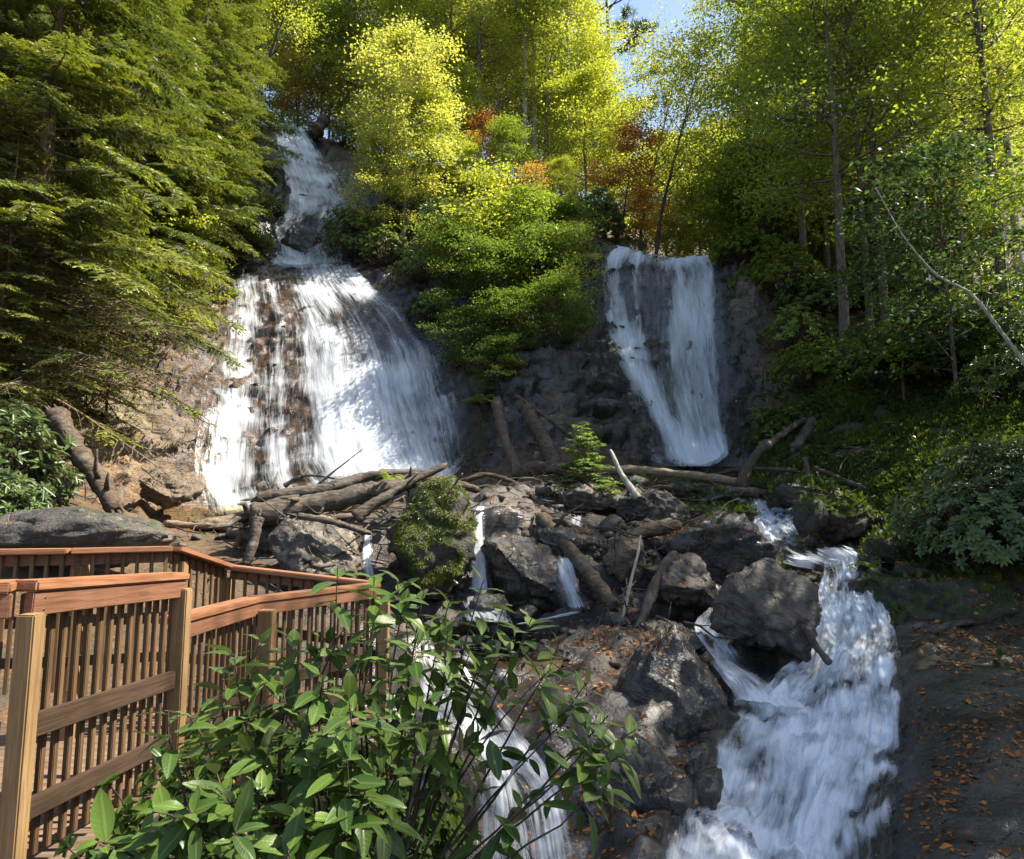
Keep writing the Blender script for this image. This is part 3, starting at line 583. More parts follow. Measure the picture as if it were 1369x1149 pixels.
B('rounded wet slab at the bottom centre of the creek', 850, 1075, 6.7, 190, 190, 'rock_dark', .8, 25, 18, 20, facets=8)
B('leaf littered slab below the flat faced boulder', 888, 868, 10.4, 130, 84, 'rock_dark', .9, 26, -10, 0, facets=9)
B('dark slab at the left edge of the rapids near the bottom', 925, 1090, 6.6, 80, 170, 'rock_dark', .9, 27, 8, 0, facets=9)
B('pale weathered outcrop right of the tall waterfall', 1005, 430, 26.2, 70, 130, 'rock_pale', .9, 28, -18, 0, facets=14)
B('low brown shelf of rock at the right pool edge', 790, 885, 10.2, 150, 38, 'rock_dark', .8, 29, 3, 0)
B('small dark stone midstream in the upper right rapids', 1044, 672, 15.8, 44, 26, 'rock_dark', .9, 30, 0, 0, 4)
B('dark stone hidden at the base of the left driftwood', 350, 725, 12.6, 70, 60, 'rock_dark', .9, 31, 0, 30, 4)
B('tumbled brown block at the base of the left rock wall', 225, 655, 19.4, 90, 60, 'rock_tan', .9, 32, 8, 20)
B('square block resting below the leaf covered left wall', 300, 700, 18.5, 90, 28, 'rock_tan', .9, 33, 0, 10, 4)
for k, (px, py, d, w, h, lb) in enumerate([
    (1158, 752, 12.2, 34, 18, 'small stone at the right lip of the rapids'), (1142, 836, 10.8, 40, 22, 'wet cobble at the right edge of the rapids'),
    (905, 655, 16.4, 60, 24, 'grey cobble under the long barkless log'), (850, 650, 16.6, 50, 26, 'mossy cobble left of the long barkless log'),
    (962, 664, 16.0, 58, 24, 'dark cobble under the second log'), (735, 668, 15.8, 46, 24, 'mossy cobble left of the feathery sapling'),
    (820, 705, 13.8, 54, 34, 'dark cobble tucked under the mossy log'), (900, 692, 14.4, 44, 26, 'brown cobble behind the dark wedge boulder'),
    (875, 765, 12.2, 40, 34, 'small dark rock right of the tan squarish rock'), (610, 668, 15.6, 60, 22, 'flat stone behind the mossy draped boulder'),
    (1170, 700, 13.6, 40, 24, 'wet stone in the side channel'), (1020, 745, 12.9, 60, 22, 'thin wet stone behind the biggest boulder'),
    (600, 830, 11.6, 50, 34, 'dark stone at the left edge of the pool'), (700, 822, 11.9, 40, 22, 'small wet stone at the back of the pool'),
    (1215, 765, 11.6, 46, 24, 'leafy stone under the right hand bush')]):
    B(lb, px, py, d, w, h, ['rock', 'rock_dark', 'rock_moss'][k % 3], .9, 40 + k, (k * 37) % 20 - 10, k * 50, 4, group='stones among the logs and rapids')

# moss hanging on the tall boulder
def quads(P, D, Nm, ln, wd, rnd):
    """rhombic leaves: base, side, tip, side"""
    S = np.cross(D, Nm); S /= np.linalg.norm(S, axis=1)[:, None] + 1e-9
    ln = np.broadcast_to(ln, len(P))[:, None]; wd = np.broadcast_to(wd, len(P))[:, None]
    V = np.stack([P, P + D * ln * .45 + S * wd * .5, P + D * ln - Nm * ln * .08, P + D * ln * .45 - S * wd * .5], 1).reshape(-1, 3)
    q = np.arange(len(P) * 4).reshape(-1, 4); return V, q, np.repeat(rnd, 4)
def unit(A): return A / (np.linalg.norm(A, axis=-1, keepdims=True) + 1e-9)
def surf_pts(V, Fc, n, rs, minz=-1):
    a, b, c = V[Fc[:, 0]], V[Fc[:, 1]], V[Fc[:, 2]]; nr = np.cross(b - a, c - a); ar = np.linalg.norm(nr, axis=1); nr = nr / (ar[:, None] + 1e-12)
    w = ar * (nr[:, 2] > minz); i = rs.choice(len(Fc), n, p=w / w.sum()); r1 = np.sqrt(rs.rand(n, 1)); r2 = rs.rand(n, 1)
    return a[i] * (1 - r1) + b[i] * r1 * (1 - r2) + c[i] * r1 * r2, nr[i]
def moss_on(ob, n, minz, ln, col, seed=0, hang=.5):
    rec = [r for r in ROCK_BVH if r[2] is ob][0]; rs = np.random.RandomState(seed); P, Nn = surf_pts(rec[0] - np.array(ob.location), rec[1], n, rs, minz)
    keep = fbm(P * 2.2 + seed, 4) * 1.3 + Nn[:, 2] * .45 > .04; P, Nn = P[keep], Nn[keep]; m = len(P)
    D = unit(Nn * .7 + rs.normal(size=(m, 3)) * .45 + np.array([0, 0, -hang])); V, q, r = quads(P - Nn * .01, D, unit(rs.normal(size=(m, 3)) + Nn * .3), ln * rs.uniform(.5, 1.6, m), ln * .17, np.clip(fbm(P * 3, 2) + .5 + rs.normal(size=m) * .15, 0, 1))
    o = link('moss', mesh('moss', V, q, M['moss_tuft'], False, {'rnd': r}), ob); o.color = (*col, 1)
moss_on(mossb, 75000, -.75, .065, (.12, .17, .03), 1, .9)
for o_, n_ in [(r[2], 2600) for r in ROCK_BVH if r[2]['label'].startswith(('dark domed', 'small mossy', 'wide dark', 'flat mossy', 'low mossy'))]: moss_on(o_, n_, .15, .05, (.06, .075, .015), 5, .1)

# ------------------------------------------------------------------ logs and driftwood
def log(label, pts, r0, r1, mat='log', cat='log', name='log', seed=0, bend=.06, knots=.18, stubs=0, group=None, roots=0):
    rs = np.random.RandomState(seed + 9); r0 *= .85; r1 *= .82; P = np.array([tuple(at(*p)) for p in pts]); m = len(P); n = max(26, 14 * (m - 1)); t = np.linspace(0, m - 1, n)
    i = np.clip(np.floor(t).astype(int), 0, m - 2); f = (t - i)[:, None]; p0 = P[np.clip(i - 1, 0, m - 1)]; p1 = P[i]; p2 = P[i + 1]; p3 = P[np.clip(i + 2, 0, m - 1)]
    c = .5 * (2 * p1 + (p2 - p0) * f + (2 * p0 - 5 * p1 + 4 * p2 - p3) * f ** 2 + (3 * p1 - p0 - 3 * p2 + p3) * f ** 3)
    L = np.linalg.norm(np.diff(c, axis=0), axis=1).sum(); s = np.linspace(0, 1, n)
    c = c + np.stack([perlin(np.stack([s * L * .8, s * 0 + seed + k * 9.1, s * 0], -1)) for k in range(3)], -1) * bend * L * .35
    rad = (r0 + (r1 - r0) * s) * (1 + perlin(np.stack([s * L * 2.2, s * 0 + seed, s * 0 + 5], -1)) * knots * 1.8); rad[0] *= .8; rad[-1] *= .7
    org = c[n // 2].copy(); c = c - org; mb = MB(); mb.tube(c, rad, 12)
    V = mb.v[0]; d_ = fbm(V * 7 + seed, 3); ax = np.repeat(c, 12, 0); k = min(len(V), len(ax)); rr = V[:k] - ax[:k]; V[:k] += rr * (d_[:k] * .48)[:, None]
    for e_, sg in ((0, 0), (n - 1, -1)):
        tdir = unit(c[e_] - c[3 if e_ == 0 else n - 4])
        for _ in range(5 if r0 > .08 else 0):
            o1 = rs.normal(size=3) * rad[e_] * .45; l_ = rs.uniform(.5, 1.8) * rad[e_]; mb.tube([c[e_] + o1 - tdir * rad[e_] * .5, c[e_] + o1 * 1.1 + tdir * l_ * .5, c[e_] + o1 * 1.15 + tdir * l_], [rad[e_] * .34, rad[e_] * .22, rad[e_] * .05], 5)
    for _ in range(stubs):
        j = rs.randint(3, n - 3); dr = unit(rs.normal(size=3) + np.array([0, -.3, .5])); l = rs.uniform(.25, .8) * min(1.2, L * .35)
        q = [c[j], c[j] + dr * l * .5 + rs.normal(size=3) * .03, c[j] + dr * l + rs.normal(size=3) * .08]; mb.tube(q, [rad[j] * .38, rad[j] * .26, rad[j] * .10], 6)
    for _ in range(roots):
        dr = unit(unit(c[0] - c[3]) * .5 + rs.normal(size=3)); l = rs.uniform(.4, 1.0); q = [c[0] + dr * l * x + rs.normal(size=3) * .06 * x for x in (0, .3, .6, 1)]
        mb.tube(q, [r0 * .45, r0 * .33, r0 * .2, r0 * .06], 7)
    o = link(name, mb.me(name, M[mat]), loc=org); return tag(o, label, cat, group)
L_ = log
L_('thick grey driftwood trunk lying across the lichen boulder', [(334, 690, 12.2), (420, 676, 12.4), (520, 652, 12.8), (560, 640, 13.2)], .26, .17, 'drift', 'driftwood', 'driftwood', 1, roots=4, stubs=2)
L_('long grey driftwood lying on top of the pile behind the thick trunk', [(345, 668, 13.2), (430, 655, 13.4), (500, 636, 13.8), (575, 634, 14)], .17, .10, 'drift', 'driftwood', 'driftwood', 2, stubs=3)
L_('brown driftwood slanting up to the right over the moss boulder', [(474, 692, 12.0), (530, 655, 12.3), (596, 622, 12.8)], .14, .06, 'drift', 'driftwood', 'driftwood', 3, stubs=1)
L_('upright broken root hanging down at the left end of the pile', [(345, 692, 11.9), (340, 720, 11.8), (330, 756, 11.7)], .12, .08, 'drift', 'driftwood', 'driftwood', 4)
L_('thin curved driftwood bough drooping in front of the lichen boulder', [(398, 690, 11.2), (450, 700, 11.2), (496, 714, 11.4)], .07, .05, 'drift', 'driftwood', 'driftwood', 5)
L_('spiky dead branch reaching up from the driftwood pile', [(420, 652, 13.4), (450, 628, 13.4), (486, 600, 13.4)], .035, .008, 'drift', 'branch', 'branch', 6, stubs=6)
L_('twisted dead bough poking left out of the pile', [(400, 664, 12.9), (360, 672, 12.8), (318, 700, 12.6), (300, 716, 12.5)], .06, .015, 'drift', 'branch', 'branch', 7, stubs=4)
L_('short dark bough curling over the top of the pile', [(380, 650, 13.5), (410, 636, 13.5), (448, 640, 13.5)], .06, .02, 'drift', 'branch', 'branch', 8, stubs=4)
L_('dark snapped log under the thick grey driftwood', [(330, 712, 12.9), (400, 700, 13.0), (478, 690, 13.2)], .12, .09, 'log', 'log', 'log', 9)
L_('brown broken slab of driftwood wedged behind the moss boulder', [(520, 645, 13.6), (575, 640, 13.8), (640, 655, 14.2)], .13, .09, 'log', 'driftwood', 'driftwood', 10)
L_('dead trunk leaning against the left rock wall with bark peeling', [(72, 552, 12.6), (110, 612, 12.3), (155, 684, 11.9)], .22, .19, 'log', 'log', 'log', 11, stubs=7)
L_('bare forked dead branch propped below the leaning trunk', [(40, 648, 12.4), (70, 628, 12.3), (98, 606, 12.3)], .05, .03, 'twig', 'branch', 'branch', 12, stubs=5)
L_('mossy slanting log running down to the pool', [(722, 692, 13.4), (770, 745, 12.4), (822, 812, 11.3)], .15, .16, 'log_moss', 'log', 'log', 13, bend=.03, stubs=1)
L_('second shorter log lying above the slanting log', [(720, 682, 13.9), (752, 700, 13.6), (778, 716, 13.2)], .13, .12, 'log_moss', 'log', 'log', 14)
L_('long barkless log in front of the tall right waterfall', [(800, 628, 17.6), (890, 632, 17.2), (996, 645, 16.4)], .15, .11, 'log_tan', 'log', 'log', 15, bend=.02)
L_('darker log lying just below the long barkless log', [(925, 652, 16.2), (965, 656, 16.0), (1016, 660, 15.6)], .15, .14, 'log', 'log', 'log', 16, bend=.02)
L_('bleached forked branch standing up beside the sapling', [(816, 602, 14.8), (832, 636, 14.5), (858, 672, 14.2)], .035, .10, 'bark_pale', 'branch', 'branch', 17, stubs=1)
L_('pale mossy trunk leaning straight down the dark centre slope', [(664, 536, 20.6), (674, 585, 19.8), (694, 632, 19)], .20, .17, 'log_moss', 'log', 'log', 18, bend=.04)
L_('thick mossy trunk leaning beside the pale one on the centre slope', [(704, 545, 20.8), (728, 590, 20.2), (748, 640, 19.4)], .30, .24, 'log_moss', 'log', 'log', 19, bend=.04)
L_('thin fallen stem crossing the dark centre slope to the right', [(688, 528, 21), (728, 556, 20.4), (772, 590, 19.8)], .07, .09, 'log', 'log', 'log', 20)
L_('gnarled log lying left of the feathery sapling', [(688, 634, 17.6), (735, 626, 17.2), (790, 640, 16.8)], .22, .19, 'log', 'log', 'log', 21, knots=.3, stubs=3)
L_('dark log rising from the tangle toward the mossy bank', [(990, 652, 16.2), (1012, 606, 16.8), (1048, 580, 17.4), (1078, 560, 18)], .17, .08, 'bark_dark', 'log', 'log', 22)
L_('short black stub of log sticking up on the bank edge', [(1062, 600, 17.0), (1074, 584, 17.0), (1088, 560, 17.0)], .15, .14, 'bark_dark', 'log', 'log', 23, bend=.02)
L_('brown fallen branch at the foot of the mossy bank', [(1088, 626, 15.8), (1130, 642, 15.4), (1172, 660, 15)], .08, .06, 'log', 'branch', 'branch', 24)
L_('dark branch spanning the right pool below the tall fall', [(930, 645, 17.8), (990, 628, 18), (1068, 630, 17.4)], .07, .07, 'bark_dark', 'branch', 'branch', 25, stubs=2)
L_('upright grey stub in the log tangle', [(1076, 612, 16.2), (1080, 630, 16), (1084, 646, 15.8)], .07, .07, 'drift', 'log', 'log', 26)
L_('mossy curved log above the dark wedge boulder', [(812, 738, 12.9), (850, 716, 13.0), (908, 700, 13.2)], .14, .17, 'log_moss', 'log', 'log', 27, knots=.3)
L_('dark rotting root standing against the flat faced boulder', [(838, 884, 10.6), (862, 820, 11), (882, 770, 11.4), (904, 742, 11.8)], .09, .12, 'bark_dark', 'log', 'log', 28, knots=.35)
L_('thin pale crooked branch in front of the tan rock', [(832, 826, 11.2), (842, 780, 11.4), (852, 745, 11.6), (856, 716, 11.8)], .035, .025, 'bark_pale', 'branch', 'branch', 29, bend=.12)
L_('short black stick caught in the rapids by the biggest boulder', [(1072, 836, 9.6), (1090, 862, 9.4), (1110, 888, 9.2)], .05, .06, 'bark_dark', 'branch', 'branch', 30, bend=.01)
L_('knobbly root lying on the leafy slab under the right bush', [(1244, 846, 9.8), (1275, 834, 9.9), (1322, 828, 10)], .05, .06, 'drift', 'branch', 'branch', 31, knots=.35)
L_('flat pale log at the foot of the left strands of water', [(222, 700, 16.6), (290, 704, 16.4), (346, 698, 16)], .10, .08, 'log_tan', 'log', 'log', 32)
L_('broken dark stump beside the top of the upper waterfall', [(418, 182, 40), (424, 172, 40.2), (436, 158, 40.5)], .50, .42, 'bark_dark', 'stump', 'stump', 33, knots=.4, stubs=2)
L_('jumble of grey branch ends right of the biggest log tangle', [(1040, 640, 16.4), (1080, 650, 16), (1120, 640, 15.8)], .06, .04, 'drift', 'branch', 'branch', 34, stubs=5)
L_('bent twig lying along the middle ledge', [(610, 648, 15.5), (650, 636, 15.6), (690, 646, 15.8)], .09, .05, 'log', 'branch', 'branch', 35, stubs=3)

# ------------------------------------------------------------------ railings and boardwalk
_boxes = {}
def board(name, a, b, w, h, mat, parent, bev=.004, up=None, label=None):
    """a sawn board from a to b, w across, h high, grain along its own X"""
    import bmesh
    a, b = Vector(a), Vector(b); L = (b - a).length
    key = (round(L, 2), w, h, mat)
    if key not in _boxes:
        bm = bmesh.new(); bmesh.ops.create_cube(bm, size=1); bmesh.ops.scale(bm, vec=(L, w, h), verts=bm.verts)
        bmesh.ops.bevel(bm, geom=bm.edges[:], offset=bev, segments=2, affect='EDGES')
        me = bpy.data.meshes.new(name); bm.to_mesh(me); bm.free(); me.materials.append(M[mat]); _boxes[key] = me
    o = bpy.data.objects.new(name, _boxes[key]); C.objects.link(o); o.parent = parent
    x = (b - a).normalized(); u = Vector(up) if up else Vector((0, 0, 1))
    if abs(x.dot(u)) > .95: u = Vector((0, -1, 0))
    y = u.cross(x).normalized(); z = x.cross(y)
    m = Matrix((x, y, z)).transposed().to_4x4(); m.translation = (a + b) / 2 - parent.location
    o.matrix_local = m
    if label: o['label'] = label
    return o
_sm = MB(); _sm.tube([(0, -.0205, 0), (0, .0205, 0)], [.0052, .0052], 8); _sme = _sm.me('screw', M['screw'], False)
def screws(par, L):
    for sx in (-1, 1):
        for sz in (-1, 1):
            o = bpy.data.objects.new('screw', _sme); C.objects.link(o); o.parent = par; o.location = (sx * (L / 2 - .06), 0, sz * .022)
def railing(label, corners, posts, base, out, hbelow, spacing=.085, pick=True, mids=(.50, .78), first_post_in=False):
    """corners: top centre line of the cap; out: side (+1 = left normal) on which posts stand"""
    org = Vector(corners[0]); org.z = base[0]; root = empty('railing', org); tag(root, label, 'railing', 'wooden railings of the lookout')
    n = len(corners); rs = random.Random(len(label))
    for i in range(n - 1):
        a, b = Vector(corners[i]), Vector(corners[i + 1]); d = (b - a).normalized(); nrm = Vector((0, 0, 1)).cross(d).normalized() * out
        g = d * .004
        board('handrail', a + g, b - g, .15, .042, 'cap', root, .008)
        fz = Vector((0, 0, -.021 - .046))
        fa = board('fascia', a + fz + nrm * .045 + g, b + fz + nrm * .045 - g, .038, .088, 'fascia', root); screws(fa, (b - a).length - .008)
        za, zb = base[i], base[i + 1]
        L = (b - a).length; m = max(2, int(L / spacing))
        for f in mids:
            pa = a.copy(); pb = b.copy(); pa.z = a.z + (za - a.z) * f; pb.z = b.z + (zb - b.z) * f
            board('cross_rail', pa + nrm * .045 + g * 2, pb + nrm * .045 - g * 2, .036, .088 if f < .7 else .075, 'rail', root)
        if pick:
            for k in range(m):
                f = (k + .5) / m; p = a.lerp(b, f); zt = p.z - .026; z0 = za + (zb - za) * f + .02
                c = p + nrm * .004; j = rs.uniform(-.004, .004)
                board('picket', (c.x + j, c.y, z0), (c.x + j, c.y, z0 + round(zt - z0, 2)), .028, .022, 'picket', root, .003, up=tuple(nrm))
    for k, (x, y, zt, zb, s) in enumerate(posts):
        board('post', (x, y, zb), (x, y, zt), s, s, 'post', root, .006)
    return root
# near side: run 1 comes in from the left, run 2 goes straight away, run 3 steps down and bends right
A0, A1, A2 = (-2.62, 2.30, -.262), (-1.86, 2.62, -.272), (-1.82, 3.78, -.338)
railing('near railing with close brown pickets and two cross rails', [A0, A1, A2], [(-1.785, 2.60, -.37, -2.3, .07), (-1.765, 3.74, -.40, -2.6, .075)], [-1.30, -1.31, -1.40], -1, 0, .077, mids=(.50, .79))
B0, B1, B2 = (-1.93, 3.95, -.60), (-1.92, 5.18, -.635), (-1.26, 6.42, -.655)
railing('lower railing stepping down behind the leafy shrub', [B0, B1, B2], [(-1.79, 5.12, -.70, -2.6, .105), (-1.17, 6.36, -.72, -2.6, .105)], [-1.72, -1.74, -1.76], -1, 0, .083, mids=(.56, .80))
Cc = [(-5.2, 4.9, -.29), (-3.42, 5.36, -.29), (-2.80, 5.72, -.29), (-2.66, 6.52, -.50), (-1.30, 6.56, -.66)]
railing('far railing bending around the back of the lookout', Cc, [(-3.42, 5.50, -.40, -2.2, .10), (-2.72, 6.55, -.60, -2.2, .12), (-2.80, 5.86, -.40, -2.2, .10)], [-1.34, -1.36, -1.40, -1.60, -1.76], 1, 0, .10)
bw = empty('boardwalk', (-2.9, 4, -1.4)); tag(bw, 'weathered plank boardwalk between the two railings', 'boardwalk')
mb = MB(); rs = random.Random(4)
def zdeck(y): return -1.36 - .045 * max(0, y - 2.3) - (.22 if y > 3.9 else 0)
y = 1.2
while y < 6.5:
    x1 = -1.70 if y < 3.9 else (-1.80 if y < 5.1 else -1.80 + (y - 5.1) * .48)
    mb.box((( -5.2 + x1) / 2 + 2.9 + rs.uniform(-.01, .01), y - 4, zdeck(y) + 1.4 - .02 + rs.uniform(-.003, .003)), 5.2 + x1, .136, .038); y += .142
o_ = link('deck', mb.me('deck', M['deck'], False), bw)
board('edge_beam', (-1.76, 1.2, -1.52), (-1.76, 3.85, -1.62), .05, .20, 'rail', bw)
board('edge_beam', (-1.86, 3.95, -1.84), (-1.86, 5.1, -1.88), .05, .20, 'rail', bw)
for x, y in [(-1.85, 2.2), (-1.85, 3.6), (-1.95, 5.0), (-3.2, 3.4)]: board('support_post', (x, y, -3.0), (x, y, zdeck(y) - .07), .12, .12, 'post', bw)

# ------------------------------------------------------------------ plants
def leaf_mesh(name, P, D, Nm, ln, wd, rnd, mat):
    V, q, r = quads(P, D, Nm, ln, wd, rnd); return mesh(name, V, q, M[mat], False, {'rnd': r})
def fold_leaves(P, D, Nm, ln, wd, rnd, curl=.15, fold=.25):
    """six-sided leaf folded along its midrib"""
    n = len(P); S = unit(np.cross(D, Nm)); Nm = np.cross(S, D); ln = np.broadcast_to(ln, n)[:, None]; wd = np.broadcast_to(wd, n)[:, None]
    up = Nm * wd * fold
    a = P; t = P + D * ln - Nm * ln * curl
    m1 = P + D * ln * .33; m2 = P + D * ln * .70 - Nm * ln * curl * .4
    V = np.stack([a, m1 + S * wd * .5 + up, m2 + S * wd * .42 + up, t, m2 - S * wd * .42 + up, m1 - S * wd * .5 + up], 1).reshape(-1, 3)
    o = np.arange(n)[:, None] * 6; q = np.concatenate([o + [0, 1, 2, 3], o + [0, 3, 4, 5]]); return V, q, np.repeat(rnd, 6)

def grow(seed, H=12, r0=.16, cs=.3, cr=3., nl=24, up=.35, leaves=16000, ll=.2, lw=.13, flat=.35, cloud=.55, top=.3, lean=(0, 0), wob=.03, fork=0, subs=5, bark='bark', mat='leaf', droop=.25, sides=7, low=.5, pal=None):
    rs = np.random.RandomState(seed); n = 16; s = np.linspace(0, 1, n); T = np.zeros((n, 3)); T[:, 2] = s * H
    T[:, 0] = lean[0] * s ** 1.4 * H + np.cumsum(rs.normal(size=n)) * wob * H * .12 * s; T[:, 1] = lean[1] * s ** 1.4 * H + np.cumsum(rs.normal(size=n)) * wob * H * .12 * s
    rad = r0 * (1 - s * .88); rad[0] *= 1.35; mb = MB(); mb.tube(T, rad, sides + 2)
    CL = []; CW = []
    for i in range(nl):
        f = (i + rs.rand()) / nl; t = cs + (1 - cs) * f ** .85; k = min(n - 2, int(t * (n - 1))); b = T[k] + (T[k + 1] - T[k]) * (t * (n - 1) - k)
        az = i * 2.39996 + rs.normal() * .35; env = max(top, math.sin(math.pi * min(1, (low * .5 + .95 * (1 - .5 * low) * f))) ** .8)
        L = cr * env * rs.uniform(.55, 1.25); e = up + .55 * f + rs.normal() * .12; q = [b]; d = np.array([math.cos(az) * math.cos(e), math.sin(az) * math.cos(e), math.sin(e)])
        m = 6
        for j in range(m): d = unit(d + rs.normal(size=3) * .13 + np.array([0, 0, .05 if j < 3 else -.06 * droop * 4])); q.append(q[-1] + d * L / m)
        q = np.array(q); lr = rad[k] * .45 * (.5 + .5 * L / cr); mb.tube(q, np.linspace(lr, lr * .15, m + 1), max(4, sides - 2), cap=False)
        CL.append(q[-1]); CW.append(1.)
        for j in range(subs):
            g = rs.uniform(.3, .95); kk = min(m - 1, int(g * m)); b2 = q[kk] + (q[kk + 1] - q[kk]) * (g * m - kk); az2 = az + rs.choice([-1, 1]) * rs.uniform(.5, 1.2); e2 = e * .4 + rs.normal() * .2
            L2 = L * rs.uniform(.25, .5) * (1.15 - .4 * g); d2 = np.array([math.cos(az2) * math.cos(e2), math.sin(az2) * math.cos(e2), math.sin(e2)]); q2 = np.array([b2 + d2 * L2 * x + np.array([0, 0, -.12 * droop * L2 * x * x]) for x in (0, .35, .7, 1)])
            mb.tube(q2, np.linspace(lr * .4, lr * .08, 4), 4, cap=False); CL += [q2[2], q2[3]]; CW += [.8, 1.]
    CL = np.array(CL); CW = np.array(CW) * rs.uniform(.4, 1.4, len(CW)); i = rs.choice(len(CL), leaves, p=CW / CW.sum()); sc = cloud * (.6 + .8 * rs.rand(len(CL)))
    P = CL[i] + rs.normal(size=(leaves, 3)) * sc[i][:, None] * [1, 1, flat]; D = unit(np.stack([rs.normal(size=leaves), rs.normal(size=leaves), rs.normal(size=leaves) * .35 - droop], -1)); Nm = unit(np.stack([rs.normal(size=leaves) * .55, rs.normal(size=leaves) * .55, np.ones(leaves)], -1))
    crn = np.clip(rs.rand(len(CL))[i] * .55 + rs.rand(leaves) * .45, 0, 1)
    return mb.me('trunk', M[bark]), leaf_mesh('crown', P, D, Nm, ll * rs.uniform(.6, 1.3, leaves), lw * rs.uniform(.7, 1.2, leaves), crn, mat)

def conifer(seed, H=20, r0=.25, nb=60, cr=4.5, cs=.1, droop=.35, spray=.9, bare=0.0, tw=.13, bark='bark_hem', ntw=9):
    """hemlock: drooping flat sprays of short needled twigs; the lowest boughs bare"""
    rs = np.random.RandomState(seed); n = 14; s = np.linspace(0, 1, n); T = np.stack([np.cumsum(rs.normal(size=n)) * .05, np.cumsum(rs.normal(size=n)) * .05, s * H], -1); rad = r0 * (1 - .9 * s); mb = MB(); mb.tube(T, rad, 9)
    P = []; D = []; Nn = []; Lr = []
    for i in range(nb):
        f = (i + rs.rand()) / nb; t = cs + (.98 - cs) * f; k = min(n - 2, int(t * (n - 1))); b = T[k] + (T[k + 1] - T[k]) * (t * (n - 1) - k); az = i * 2.39996 + rs.normal() * .3; L = cr * (1 - f) ** .65 * rs.uniform(.7, 1.15) + .3; e = .18 - .25 * (1 - f) + rs.normal() * .10
        m = 10; q = [b]; d = np.array([math.cos(az) * math.cos(e), math.sin(az) * math.cos(e), math.sin(e)])
        for j in range(m): d = unit(d + rs.normal(size=3) * .07 + np.array([0, 0, -droop * .10])); q.append(q[-1] + d * L / m)
        q = np.array(q); lr = max(.012, rad[k] * .22); mb.tube(q, np.linspace(lr, lr * .15, m + 1), 5, cap=False); dead = f < bare
        nsub = int(L * 7); bc = rs.rand()
        for j in range(nsub):
            g = .18 + .82 * (j + rs.rand()) / nsub; kk = min(m - 1, int(g * m)); b2 = q[kk] + (q[kk + 1] - q[kk]) * (g * m - kk); dd = unit(q[kk + 1] - q[kk]); sd = unit(np.cross(dd, [0, 0, 1])) * (1 if j % 2 else -1); L2 = spray * (1.25 - .9 * g) * rs.uniform(.6, 1.2) * min(1, L / 2.2)
            d2 = unit(dd * .65 + sd * .8 + np.array([0, 0, rs.normal() * .12 - .08])); e2 = b2 + d2 * L2 + np.array([0, 0, -droop * .22 * L2])
            if dead or rs.rand() < .30: mb.tube([b2, (b2 + e2) / 2 + rs.normal(size=3) * .05, e2 + rs.normal(size=3) * .1], [.013, .009, .005], 3, cap=False); 
            if dead and rs.rand() < .85: continue
            nt_ = max(3, int(ntw * L2 / .5)); x = (np.arange(nt_) + rs.rand(nt_)) / nt_; side = np.where(np.arange(nt_) % 2, 1, -1)[:, None]; pl = unit(np.cross(d2, [0, 0, 1]))[None]
            base = b2 + (e2 - b2) * x[:, None]; tl = tw * (1.3 - .6 * x) * rs.uniform(.7, 1.3, nt_)
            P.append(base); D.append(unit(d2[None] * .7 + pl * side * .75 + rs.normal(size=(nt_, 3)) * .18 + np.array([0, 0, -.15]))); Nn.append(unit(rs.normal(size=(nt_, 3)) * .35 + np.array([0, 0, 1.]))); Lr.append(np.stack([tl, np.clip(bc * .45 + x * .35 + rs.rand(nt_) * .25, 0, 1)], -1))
    P = np.vstack(P); D = np.vstack(D); Nn = np.vstack(Nn); Lr = np.vstack(Lr)
    return mb.me('trunk', M[bark]), leaf_mesh('crown', P, D, Nn, Lr[:, 0], Lr[:, 0] * .36, Lr[:, 1], 'needle')

def pine(seed, H=22, r0=.22):
    rs = np.random.RandomState(seed); s = np.linspace(0, 1, 12); T = np.stack([np.cumsum(rs.normal(size=12)) * .08, np.cumsum(rs.normal(size=12)) * .08, s * H], -1); rad = r0 * (1 - .85 * s); mb = MB(); mb.tube(T, rad, 8); P = []; D = []
    for i in range(34):
        f = rs.rand() ** .8; z = (.45 + .55 * f) * H; k = min(10, int(z / H * 11)); b = T[k] + (T[k + 1] - T[k]) * (z / H * 11 - k); az = rs.rand() * 6.28; L = (1 - f * .75) * 4.2 * rs.uniform(.6, 1.1); e = .1 + .5 * f
        q = np.array([b + np.array([math.cos(az) * x * L, math.sin(az) * x * L, math.sin(e) * L * x * .5 + .25 * L * x * x]) for x in (0, .3, .6, .85, 1)]); mb.tube(q, np.linspace(.05, .012, 5), 5, cap=False)
        for c in range(int(5 + L * 3)):
            x = rs.uniform(.45, 1.05); cc = b + (q[-1] - b) * x + rs.normal(size=3) * [.3, .3, .1] * L * .3; m = 70; dr = unit(rs.normal(size=(m, 3)) + [0, 0, .5]); P.append(np.repeat(cc[None], m, 0) + rs.normal(size=(m, 3)) * .08); D.append(dr)
    P = np.vstack(P); D = np.vstack(D); n = len(P)
    return mb.me('trunk', M['bark_dark']), leaf_mesh('crown', P, D, unit(rs.normal(size=(n, 3))), .30 * rs.uniform(.7, 1.2, n), .028, rs.rand(n), 'needle')

